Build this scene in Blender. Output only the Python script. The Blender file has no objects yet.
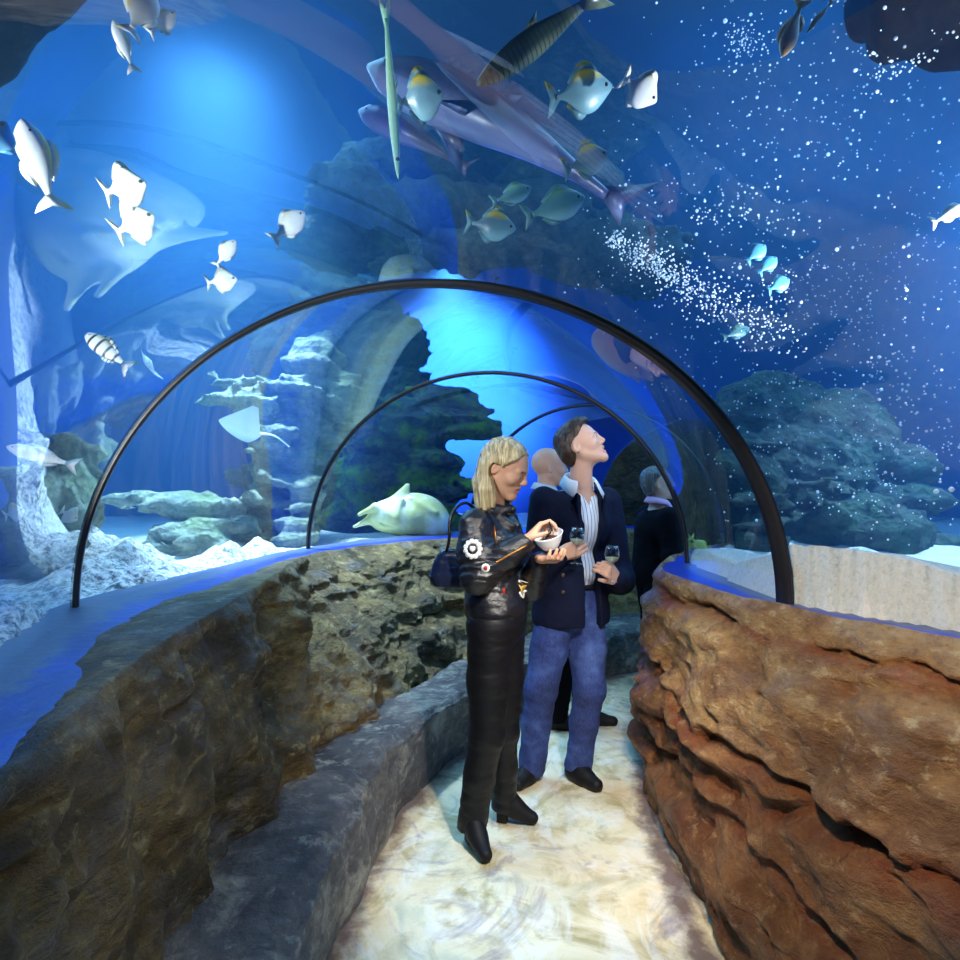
import bpy, math, random
import numpy as np
import openvdb
from mathutils import Vector, Matrix
random.seed(7)
SC = bpy.context.scene
COL = SC.collection
PI = math.pi
FPX = 620.0            # focal length in pixels of the 960 px frame
EYE = 1.46             # lens height
HOR = 490.0            # horizon row

def at(px, py, d):
    """world point seen at a pixel, d metres ahead of the lens"""
    return np.array([(px - 480.0) / FPX * d, d, EYE - (py - HOR) / FPX * d])

# ------------------------------------------------------------------ noise
def _hash(ix, iy, iz, seed):
    h = (ix.astype(np.uint32) * np.uint32(374761393) + iy.astype(np.uint32) * np.uint32(668265263)
         + iz.astype(np.uint32) * np.uint32(2147483647) + np.uint32((seed * 974711 + 12345) & 0xffffffff))
    h = (h ^ (h >> np.uint32(13))) * np.uint32(1274126177)
    h = (h ^ (h >> np.uint32(16))) * np.uint32(2246822519)
    h ^= h >> np.uint32(15)
    return (h & np.uint32(0xffffff)).astype(np.float32) / np.float32(0x7fffff) - 1.0

def vnoise(p, seed=0):
    p = np.asarray(p, np.float32)
    f = np.floor(p); w = p - f
    i = f.astype(np.int64)
    w = w * w * w * (w * (w * 6 - 15) + 10)
    x, y, z = i[..., 0], i[..., 1], i[..., 2]
    wx, wy, wz = w[..., 0], w[..., 1], w[..., 2]
    def H(a, b, c): return _hash(x + a, y + b, z + c, seed)
    c00 = H(0, 0, 0) * (1 - wx) + H(1, 0, 0) * wx
    c10 = H(0, 1, 0) * (1 - wx) + H(1, 1, 0) * wx
    c01 = H(0, 0, 1) * (1 - wx) + H(1, 0, 1) * wx
    c11 = H(0, 1, 1) * (1 - wx) + H(1, 1, 1) * wx
    return (c00 * (1 - wy) + c10 * wy) * (1 - wz) + (c01 * (1 - wy) + c11 * wy) * wz

def fbm(p, octs=4, seed=0, gain=0.5):
    p = np.asarray(p, np.float32)
    s, a, t = 0.0, 1.0, 0.0
    for o in range(octs):
        s = s + a * vnoise(p * (2.03 ** o) + o * 17.3, seed + o)
        t += a; a *= gain
    return s / t

def ridge(p, octs=3, seed=0):
    p = np.asarray(p, np.float32)
    s, a, t = 0.0, 1.0, 0.0
    for o in range(octs):
        s = s + a * (1 - np.abs(vnoise(p * (2.1 ** o) + o * 9.1, seed + o)) * 2)
        t += a; a *= 0.5
    return s / t

def sstep(a, b, x):
    t = np.clip((x - a) / (b - a), 0, 1)
    return t * t * (3 - 2 * t)

def smooth_path(pts, n):
    """Catmull-Rom through pts, n samples spread over the length"""
    P = np.array(pts, float)
    Q = np.vstack([2 * P[0] - P[1], P, 2 * P[-1] - P[-2]])
    out = []
    for i in range(1, len(Q) - 2):
        t = np.linspace(0, 1, 24, endpoint=False)[:, None]
        a, b, c, d = Q[i - 1], Q[i], Q[i + 1], Q[i + 2]
        out.append(0.5 * ((2 * b) + (-a + c) * t + (2 * a - 5 * b + 4 * c - d) * t ** 2 + (-a + 3 * b - 3 * c + d) * t ** 3))
    out.append(P[-1:])
    R = np.vstack(out)
    s = np.concatenate([[0], np.cumsum(np.linalg.norm(np.diff(R, axis=0), axis=1))])
    u = np.linspace(0, s[-1], n)
    return np.stack([np.interp(u, s, R[:, k]) for k in range(R.shape[1])], 1)

def param_path(pts, n):
    """Catmull-Rom, n samples even in the control index (keeps two paths matched)"""
    P = np.array(pts, float)
    Q = np.vstack([2 * P[0] - P[1], P, 2 * P[-1] - P[-2]])
    u = np.linspace(0, len(P) - 1 - 1e-6, n)
    i = np.floor(u).astype(int); t = (u - i)[:, None]
    a, b, c, d = Q[i], Q[i + 1], Q[i + 2], Q[i + 3]
    return 0.5 * ((2 * b) + (-a + c) * t + (2 * a - 5 * b + 4 * c - d) * t ** 2 + (-a + 3 * b - 3 * c + d) * t ** 3)

# ------------------------------------------------------------------ objects
def mesh_np(name, V, F, mat=None, smooth=True, fidx=None):
    V = np.asarray(V, np.float32).reshape(-1, 3); F = np.asarray(F, np.int32)
    me = bpy.data.meshes.new(name)
    k = F.shape[1]
    me.vertices.add(len(V)); me.vertices.foreach_set('co', V.ravel())
    me.loops.add(F.size); me.loops.foreach_set('vertex_index', F.ravel())
    me.polygons.add(len(F)); me.polygons.foreach_set('loop_start', np.arange(0, F.size, k, dtype=np.int32))
    for m in (mat if isinstance(mat, (list, tuple)) else [mat]):
        if m: me.materials.append(m)
    if fidx is not None: me.polygons.foreach_set('material_index', np.asarray(fidx, np.int32))
    me.update(calc_edges=True); me.validate()
    me.polygons.foreach_set('use_smooth', np.full(len(me.polygons), smooth))
    return me

def link(name, me, parent=None):
    o = bpy.data.objects.new(name, me); COL.objects.link(o)
    if parent is not None: o.parent = parent; o.matrix_parent_inverse = parent.matrix_world.inverted() if False else Matrix()
    return o

def tag(o, label, cat, group=None):
    o['label'] = label; o['category'] = cat
    if group: o['group'] = group
    return o

def structure(o):
    o['kind'] = 'structure'; return o

def grid_faces(n, m, wrap_n=False, wrap_m=False, flip=False):
    i = np.arange(n if wrap_n else n - 1); j = np.arange(m if wrap_m else m - 1)
    I, J = np.meshgrid(i, j, indexing='ij')
    a = I * m + J; b = ((I + 1) % n) * m + J; c = ((I + 1) % n) * m + (J + 1) % m; d = I * m + (J + 1) % m
    F = np.stack([a, b, c, d], -1).reshape(-1, 4)
    return F[:, ::-1] if flip else F

def grid_mesh(name, V, mat, **k):
    n, m = V.shape[:2]
    return mesh_np(name, V, grid_faces(n, m, **k), mat)

class MB:
    """collects quads and tris into one mesh"""
    def __init__(s): s.V = []; s.F = []; s.M = []; s.n = 0
    def add(s, V, F, mi=0):
        V = np.asarray(V, float).reshape(-1, 3)
        s.V.append(V); s.F += [[int(i) + s.n for i in f] for f in F]; s.M += [mi] * len(F); s.n += len(V)
        return s
    def tube(s, pts, r, seg=8, caps=True, mi=0, flat=None):
        P = np.asarray(pts, float); n = len(P)
        R = np.broadcast_to(np.asarray(r, float), (n,))
        T = np.gradient(P, axis=0); T /= np.linalg.norm(T, axis=1)[:, None] + 1e-12
        up = np.array([0, 0, 1.0]) if abs(T[0][2]) < .9 else np.array([1.0, 0, 0])
        rings = []; N = None
        for i in range(n):
            if N is None: N = np.cross(T[i], up)
            N = N - T[i] * N.dot(T[i]); N /= np.linalg.norm(N) + 1e-12
            B = np.cross(T[i], N)
            a = np.arange(seg) / seg * 2 * PI
            rings.append(P[i] + R[i] * (np.cos(a)[:, None] * N + np.sin(a)[:, None] * B * (flat or 1)))
        V = np.vstack(rings)
        F = grid_faces(n, seg, wrap_m=True).tolist()
        if caps: F += [list(range(seg))[::-1], [(n - 1) * seg + k for k in range(seg)]]
        return s.add(V, F, mi)
    def lathe(s, prof, c=(0, 0, 0), seg=24, mi=0, axis=None):
        prof = np.asarray(prof, float); a = np.arange(seg) / seg * 2 * PI
        V = np.stack([prof[:, None, 0] * np.cos(a), prof[:, None, 0] * np.sin(a), np.repeat(prof[:, 1:2], seg, 1)], -1).reshape(-1, 3)
        if axis is not None:
            q = Vector((0, 0, 1)).rotation_difference(Vector(axis)).to_matrix()
            V = V @ np.array(q).T
        return s.add(V + np.asarray(c), grid_faces(len(prof), seg, wrap_m=True, flip=True).tolist(), mi)
    def box(s, c, size, R=None, mi=0):
        q = np.array([[x, y, z] for x in (-.5, .5) for y in (-.5, .5) for z in (-.5, .5)]) * np.asarray(size)
        if R is not None: q = q @ np.asarray(R).T
        return s.add(q + np.asarray(c), [[0, 1, 3, 2], [4, 6, 7, 5], [0, 4, 5, 1], [2, 3, 7, 6], [0, 2, 6, 4], [1, 5, 7, 3]], mi)
    def build(s, name, mat, parent=None, smooth=True):
        me = bpy.data.meshes.new(name)
        me.from_pydata(np.vstack(s.V).tolist(), [], s.F)
        for m in (mat if isinstance(mat, (list, tuple)) else [mat]): me.materials.append(m)
        me.polygons.foreach_set('material_index', s.M)
        me.polygons.foreach_set('use_smooth', [smooth] * len(me.polygons))
        me.update()
        return link(name, me, parent)

class SDF:
    """blends round shapes on a voxel grid and meshes the skin"""
    def __init__(s, lo, hi, h):
        s.lo = np.asarray(lo, np.float32); s.h = h
        s.n = np.ceil((np.asarray(hi) - s.lo) / h).astype(int) + 1
        s.d = np.full(s.n, 0.25, np.float32)
    def _win(s, lo, hi):
        a = np.clip(np.floor((np.asarray(lo) - s.lo) / s.h).astype(int), 0, s.n)
        b = np.clip(np.ceil((np.asarray(hi) - s.lo) / s.h).astype(int) + 1, 0, s.n)
        if np.any(b <= a): return None, None
        sl = tuple(slice(x, y) for x, y in zip(a, b))
        ax = [(s.lo[k] + s.h * np.arange(a[k], b[k])).astype(np.float32) for k in range(3)]
        return sl, np.stack(np.meshgrid(*ax, indexing='ij'), -1)
    def _mix(s, sl, e, k, op):
        d = s.d[sl]
        if op == 'cut':
            e = -e
            if k > 0:
                t = np.maximum(k - np.abs(d - e), 0) / k; s.d[sl] = np.maximum(d, e) + t * t * k * .25
            else: s.d[sl] = np.maximum(d, e)
        else:
            if k > 0:
                t = np.maximum(k - np.abs(d - e), 0) / k; s.d[sl] = np.minimum(d, e) - t * t * k * .25
            else: s.d[sl] = np.minimum(d, e)
    def cap(s, a, b, ra, rb=None, k=.02, op='add', sq=None):
        """tapered capsule; sq=(axis, factor) flattens it across an axis"""
        rb = ra if rb is None else rb
        a = np.asarray(a, np.float32); b = np.asarray(b, np.float32)
        pad = max(ra, rb) * (1.6 if sq else 1) + k + 3 * s.h
        sl, p = s._win(np.minimum(a, b) - pad, np.maximum(a, b) + pad)
        if sl is None: return s
        ab = b - a; L = max(float(ab @ ab), 1e-9)
        t = np.clip(((p - a) @ ab) / L, 0, 1)
        q = p - (a + t[..., None] * ab)
        if sq is not None:
            n = np.asarray(sq[0], np.float32); n = n / np.linalg.norm(n)
            q = q + (q @ n)[..., None] * n * (1.0 / sq[1] - 1)
        e = np.sqrt((q * q).sum(-1)) - (ra + (rb - ra) * t)
        s._mix(sl, e, k, op); return s
    def ell(s, c, r, R=None, k=.02, op='add', n=2.0):
        c = np.asarray(c, np.float32); r = np.asarray(r, np.float32) * np.ones(3, np.float32)
        pad = r.max() + k + 3 * s.h
        sl, p = s._win(c - pad, c + pad)
        if sl is None: return s
        q = p - c
        if R is not None: q = q @ np.asarray(R, np.float32)
        k0 = np.sqrt(((q / r) ** 2).sum(-1)) + 1e-6; k1 = np.sqrt(((q / (r * r)) ** 2).sum(-1)) + 1e-6
        s._mix(sl, np.clip(k0 * (k0 - 1) / k1, -.3, .3), k, op); return s
    def box(s, c, half, R=None, rnd=.01, k=.01, op='add'):
        c = np.asarray(c, np.float32); half = np.asarray(half, np.float32)
        pad = float(np.linalg.norm(half)) + k + 3 * s.h
        sl, p = s._win(c - pad, c + pad)
        if sl is None: return s
        q = p - c
        if R is not None: q = q @ np.asarray(R, np.float32)
        q = np.abs(q) - (half - rnd)
        e = np.sqrt((np.maximum(q, 0) ** 2).sum(-1)) + np.minimum(q.max(-1), 0) - rnd
        s._mix(sl, e, k, op); return s
    def near(s, f, band=.12):
        """adds f(points) to the distance near the skin"""
        m = np.abs(s.d) < band
        ix = np.argwhere(m)
        p = s.lo + s.h * ix.astype(np.float32)
        s.d[m] += f(p).astype(np.float32); return s
    def cutif(s, f):
        """keeps only where f(points) < 0 (a distance)"""
        m = s.d < .06
        p = s.lo + s.h * np.argwhere(m).astype(np.float32)
        s.d[m] = np.maximum(s.d[m], f(p)); return s
    def mesh(s, name, mat, smooth_it=1, region=None):
        for ax in range(3):
            for e in (0, -1):
                i = [slice(None)] * 3; i[ax] = e
                s.d[tuple(i)] = np.maximum(s.d[tuple(i)], s.h * .5)
        g = openvdb.FloatGrid(.25); g.copyFromArray(np.ascontiguousarray(s.d))
        V, T, Q = g.convertToPolygons(isovalue=0.0, adaptivity=0.0)
        V = V.astype(np.float32) * s.h + s.lo
        Q = Q.astype(np.int32)
        a, b, c, d = (V[Q[:, i]] for i in range(4))
        vol = (np.einsum('ij,ij->i', a, np.cross(b, c)) + np.einsum('ij,ij->i', a, np.cross(c, d))).sum()
        if vol < 0: Q = Q[:, ::-1]
        fi = None
        if region is not None: fi = region(V[Q].mean(1))
        return mesh_np(name, V, Q, mat, True, fi)

# ------------------------------------------------------------------ materials
def rgb(h):
    """sRGB 0-255 triple to linear"""
    return tuple(((c / 255) / 12.92 if c / 255 <= .04045 else ((c / 255 + .055) / 1.055) ** 2.4) for c in h)

class Nodes:
    def __init__(s, name):
        s.m = bpy.data.materials.new(name); s.m.use_nodes = True
        s.t = s.m.node_tree; s.t.nodes.clear()
        s.out = s.t.nodes.new('ShaderNodeOutputMaterial')
    def n(s, typ, ins=None, **kw):
        o = s.t.nodes.new('ShaderNode' + typ)
        for k, v in kw.items(): setattr(o, k, v)
        for k, v in (ins or {}).items():
            if isinstance(v, bpy.types.NodeSocket): s.t.links.new(v, o.inputs[k])
            else:
                if o.inputs[k].type == 'RGBA' and len(v) == 3: v = (*v, 1)
                o.inputs[k].default_value = v
        return o
    def ramp(s, fac, stops, mode='LINEAR'):
        o = s.t.nodes.new('ShaderNodeValToRGB'); o.color_ramp.interpolation = mode
        e = o.color_ramp.elements
        while len(e) < len(stops): e.new(.5)
        for k, (p, c) in enumerate(stops):
            e[k].position = p; e[k].color = (*(c if len(c) == 3 else c[:3]), 1)
        s.t.links.new(fac, o.inputs[0]); return o.outputs[0]
    def mix(s, fac, a, b, blend='MIX'):
        o = s.t.nodes.new('ShaderNodeMix'); o.data_type = 'RGBA'; o.blend_type = blend
        for i, v in ((0, fac), (6, a), (7, b)):
            if isinstance(v, bpy.types.NodeSocket): s.t.links.new(v, o.inputs[i])
            else: o.inputs[i].default_value = v if not isinstance(v, tuple) else (*v[:3], 1)
        return o.outputs[2]
    def math(s, op, a, b=0.0, clamp=False):
        o = s.t.nodes.new('ShaderNodeMath'); o.operation = op; o.use_clamp = clamp
        for i, v in ((0, a), (1, b)):
            if isinstance(v, bpy.types.NodeSocket): s.t.links.new(v, o.inputs[i])
            else: o.inputs[i].default_value = v
        return o.outputs[0]
    def coord(s, scale=(1, 1, 1), which='Object', rot=(0, 0, 0)):
        c = s.n('TexCoord').outputs[which]
        return s.n('Mapping', {'Vector': c, 'Scale': scale, 'Rotation': rot}).outputs[0]
    def noise(s, vec, scale, detail=6, rough=.55, dist=0.0):
        return s.n('TexNoise', {'Vector': vec, 'Scale': scale, 'Detail': detail, 'Roughness': rough, 'Distortion': dist}).outputs[0]
    def bump(s, h, strength=.4, dist=.02, normal=None):
        ins = {'Height': h, 'Strength': strength, 'Distance': dist}
        if normal is not None: ins['Normal'] = normal
        return s.n('Bump', ins).outputs[0]
    def done(s, sh):
        s.t.links.new(sh, s.out.inputs[0]); return s.m
    def pbr(s, **kw):
        names = {'col': 'Base Color', 'rough': 'Roughness', 'metal': 'Metallic', 'normal': 'Normal', 'spec': 'Specular IOR Level',
                 'sss': 'Subsurface Weight', 'trans': 'Transmission Weight', 'coat': 'Coat Weight', 'sheen': 'Sheen Weight', 'alpha': 'Alpha', 'ior': 'IOR'}
        return s.done(s.n('BsdfPrincipled', {names[k]: v for k, v in kw.items()}).outputs[0])

def plain(name, col, rough=.6, metal=0.0, bump=0.0, bscale=60, var=.12, **kw):
    """one-colour surface with a little procedural variation"""
    N = Nodes(name); v = N.coord()
    f = N.noise(v, bscale * .4, 4)
    c = N.mix(f, tuple(x * (1 - var) for x in col), tuple(min(1, x * (1 + var)) for x in col))
    a = dict(col=c, rough=rough, metal=metal, **kw)
    if bump: a['normal'] = N.bump(N.noise(v, bscale, 5), bump, .004)
    return N.pbr(**a)
# ================================================================== setting
SILL = 1.05
# ---- materials of the setting
def rock_material(name, tones, seed, grey=0.25, low=None):
    N = Nodes(name); v = N.coord(rot=(.15, .1, seed))
    big = N.noise(v, 1.7, 8, .62, .15)
    warp = N.noise(N.coord((1, 1, 3.2), rot=(.12, -.1, seed)), 3.2, 9, .68, .25)
    f = N.math('ADD', N.math('MULTIPLY', big, .5), N.math('MULTIPLY', warp, .5))
    c = N.ramp(f, [(.30, tones[0]), (.42, tones[1]), (.52, tones[2]), (.62, tones[3]), (.74, tones[4])])
    sp = N.noise(N.coord((1, 1, 1.8), rot=(.3, .2, seed)), 13, 9, .72, .1)
    c = N.mix(N.ramp(sp, [(.50, (0, 0, 0)), (.62, (.75,) * 3)]), c, tones[1])
    c = N.mix(N.ramp(sp, [(.36, (.7,) * 3), (.45, (0, 0, 0))]), c, tones[4])
    pat = N.ramp(N.noise(N.coord(rot=(1, 2, seed)), 4.5, 9, .7, .3), [(.52, (0, 0, 0)), (.66, (1, 1, 1))])
    c = N.mix(N.math('MULTIPLY', pat, grey), c, tones[5])
    # rusty threads along thin seams
    seam = N.math('MULTIPLY', N.n('Attribute', attribute_name='crack').outputs['Fac'], N.ramp(N.noise(v, 9, 6, .7), [(.35, (.25,) * 3), (.6, (1,) * 3)]), True)
    c = N.mix(N.math('MULTIPLY', seam, .8), c, tones[6])
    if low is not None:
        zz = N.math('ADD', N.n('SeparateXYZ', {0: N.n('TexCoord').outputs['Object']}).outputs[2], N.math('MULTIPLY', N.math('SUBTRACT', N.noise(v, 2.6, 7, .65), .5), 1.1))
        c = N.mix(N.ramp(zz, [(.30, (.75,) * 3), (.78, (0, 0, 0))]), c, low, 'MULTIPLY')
    fine = N.noise(v, 46, 9, .74)
    mid = N.math('ABSOLUTE', N.math('SUBTRACT', N.noise(N.coord((1, 1, 1.9)), 8, 9, .66, .1), .5)); mid = N.math('MULTIPLY', mid, 2.4)
    h = N.math('ADD', N.math('MULTIPLY', fine, .45), N.math('ADD', N.math('ADD', mid, N.math('MULTIPLY', sp, .7)), N.math('MULTIPLY', seam, -.2)))
    r = N.ramp(N.noise(v, 6, 5), [(.35, (.42,) * 3), (.7, (.75,) * 3)])
    return N.pbr(col=c, rough=r, normal=N.bump(h, 1.0, .045))

WARM = [rgb((78, 50, 30)), rgb((132, 90, 52)), rgb((178, 134, 82)), rgb((202, 164, 106)), rgb((224, 198, 148)), rgb((156, 142, 128)), rgb((150, 66, 26))]
OLIVE = [rgb((40, 32, 22)), rgb((82, 66, 38)), rgb((132, 106, 58)), rgb((172, 142, 80)), rgb((196, 174, 122)), rgb((136, 134, 136)), rgb((44, 30, 16))]
STONE = [rgb((40, 40, 44)), rgb((76, 74, 80)), rgb((112, 108, 110)), rgb((140, 134, 126)), rgb((190, 186, 172)), rgb((200, 196, 182)), rgb((50, 44, 30))]
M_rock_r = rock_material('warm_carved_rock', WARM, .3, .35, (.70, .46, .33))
M_rock_l = rock_material('olive_carved_rock', OLIVE, 1.7, .45)
M_step = rock_material('grey_step_rock', STONE, 2.9, .85)
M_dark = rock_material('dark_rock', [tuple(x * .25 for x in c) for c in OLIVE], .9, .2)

def floor_material():
    N = Nodes('marbled_cream_floor'); v = N.coord()
    n1 = N.noise(v, 1.5, 6, .55, 1.6); n2 = N.noise(N.coord(rot=(0, 0, 1)), 2.6, 8, .6, 2.2); n3 = N.noise(N.coord((1, .55, 1), rot=(0, 0, .5)), 3.4, 8, .62, 2.8)
    c = N.ramp(n1, [(.3, rgb((184, 194, 170))), (.45, rgb((244, 232, 198))), (.58, rgb((232, 214, 172))), (.72, rgb((168, 178, 164)))])
    c = N.mix(N.ramp(n2, [(.50, (0, 0, 0)), (.66, (.75,) * 3)]), c, rgb((160, 140, 70)))
    c = N.mix(N.ramp(n3, [(.40, (.55,) * 3), (.52, (0, 0, 0))]), c, rgb((250, 248, 240)))
    c = N.mix(N.ramp(N.noise(N.coord(rot=(0, 0, 2.2)), 2.1, 8, .65, 2.5), [(.56, (0, 0, 0)), (.72, (.8,) * 3)]), c, rgb((128, 112, 138)))
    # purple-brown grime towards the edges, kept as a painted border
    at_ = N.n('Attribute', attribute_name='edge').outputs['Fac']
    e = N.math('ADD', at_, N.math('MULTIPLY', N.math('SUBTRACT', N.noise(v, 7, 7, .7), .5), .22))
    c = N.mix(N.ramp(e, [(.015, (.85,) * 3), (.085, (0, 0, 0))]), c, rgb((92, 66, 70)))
    h = N.math('ADD', N.noise(v, 5, 7, .6, 1.2), N.math('MULTIPLY', N.noise(v, 60, 4), .12))
    return N.pbr(col=c, rough=.38, normal=N.bump(h, .5, .02), spec=.45)
M_floor = floor_material()

def acrylic_material():
    N = Nodes('curved_acrylic')
    f = N.n('LayerWeight', {'Blend': .5}).outputs['Facing']
    f5 = N.math('POWER', f, 4.0)
    fac = N.math('ADD', N.math('MULTIPLY', f5, .8), .04, True)
    tr = N.n('BsdfTransparent', {'Color': (.94, .975, 1)}).outputs[0]
    gl = N.n('BsdfGlossy', {'Color': (.95, .97, 1), 'Roughness': .012}).outputs[0]
    mx = N.n('MixShader'); N.t.links.new(fac, mx.inputs[0]); N.t.links.new(tr, mx.inputs[1]); N.t.links.new(gl, mx.inputs[2])
    return N.done(mx.outputs[0])
M_acrylic = acrylic_material()
M_frame = plain('black_rubber_and_steel', (.012, .012, .016), .35, var=.3)
def blue_paint():
    N = Nodes('grey_edged_blue_paint'); v = N.coord()
    f = N.noise(v, 4, 6, .6)
    c = N.ramp(f, [(.3, rgb((5, 30, 118))), (.6, rgb((10, 46, 165)))])
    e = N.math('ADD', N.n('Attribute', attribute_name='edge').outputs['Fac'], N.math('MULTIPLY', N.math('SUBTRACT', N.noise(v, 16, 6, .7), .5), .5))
    c = N.mix(N.ramp(e, [(.54, (0, 0, 0)), (.66, (1,) * 3)]), c, rgb((70, 84, 122)))  # blue turns grey-blue towards the acrylic
    return N.pbr(col=c, rough=.4, normal=N.bump(N.noise(v, 22, 5), .3, .01))
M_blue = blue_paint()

# ---- plan lines of the tunnel (metres, lens at 0,0)
GL = [(0.35, -1.5), (-.25, -.5), (-.75, .6), (-1.08, 1.4), (-1.443, 2.21), (-1.36, 3.3), (-1.215, 4.38), (-.75, 5.4), (-.10, 6.30), (.75, 7.1), (1.6, 7.7)]
GR = [(2.6, -.6), (2.1, .4), (1.72, 1.08), (1.386, 1.79), (1.117, 2.27), (1.12, 2.9), (1.18, 3.53), (1.45, 4.1), (1.86, 4.68), (2.45, 5.2), (3.1, 5.65)]
LIPL = [(.55, -1.5), (.1, -.7), (-.42, .3), (-.635, .85), (-.80, 1.5), (-.86, 2.1), (-.96, 3.0), (-1.03, 3.6), (-.93, 4.15), (-.62, 4.65), (-.27, 5.05), (.35, 5.55), (1.1, 6.1), (2.1, 6.7), (2.6, 7.0)]
BASL = [(.55, -1.45), (.1, -.6), (-.40, .4), (-.66, .95), (-.76, 1.5), (-.765, 1.75), (-.70, 2.2), (-.60, 2.75), (-.42, 3.18), (-.2, 3.7), (.05, 4.2), (.45, 4.8), (1.05, 5.4), (2.0, 5.95), (2.6, 6.3)]
STEPO = [(.8, -1.3), (.35, -.5), (-.15, .4), (-.38, 1.1), (-.46, 1.6), (-.47, 1.95), (-.445, 2.3), (-.385, 2.72), (-.29, 3.02), (-.11, 3.42), (.2, 3.95), (.65, 4.5), (1.25, 5.0), (2.15, 5.5), (2.8, 5.85)]
LIPR = [(2.5, -.8), (2.15, .0), (1.85, .6), (1.52, 1.2), (1.25, 1.66), (1.10, 2.0), (.985, 2.3), (.93, 2.68), (.90, 3.05), (1.02, 3.5), (1.3, 4.0), (1.7, 4.5), (2.4, 5.05), (3.1, 5.5)]
BASR = [(1.5, -.8), (1.2, -.1), (1.0, .5), (.80, 1.1), (.71, 1.6), (.70, 2.0), (.725, 2.3), (.75, 2.65), (.82, 3.1), (.98, 3.6), (1.32, 4.15), (1.78, 4.62), (2.4, 5.1), (3.05, 5.6)]

def plan_dist(p, path):
    """least plan distance from points to a polyline"""
    best = np.full(p.shape[:-1], 9.0)
    A = np.asarray(path)
    for a, b in zip(A[:-1], A[1:]):
        ab = b - a; t = np.clip(((p - a) @ ab) / (ab @ ab), 0, 1)
        best = np.minimum(best, np.linalg.norm(p - (a + t[..., None] * ab), axis=-1))
    return best

def in_poly(p, poly):
    x, y = p[..., 0], p[..., 1]; ins = np.zeros(x.shape, bool)
    A = np.asarray(poly)
    for (x0, y0), (x1, y1) in zip(A, np.roll(A, -1, axis=0)):
        c = ((y0 > y) != (y1 > y)) & (x < (x1 - x0) * (y - y0) / (y1 - y0 + 1e-12) + x0)
        ins ^= c
    return ins

def set_attr(me, name, val):
    a = me.attributes.new(name, 'FLOAT', 'POINT'); a.data.foreach_set('value', np.asarray(val, np.float32).ravel())

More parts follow.
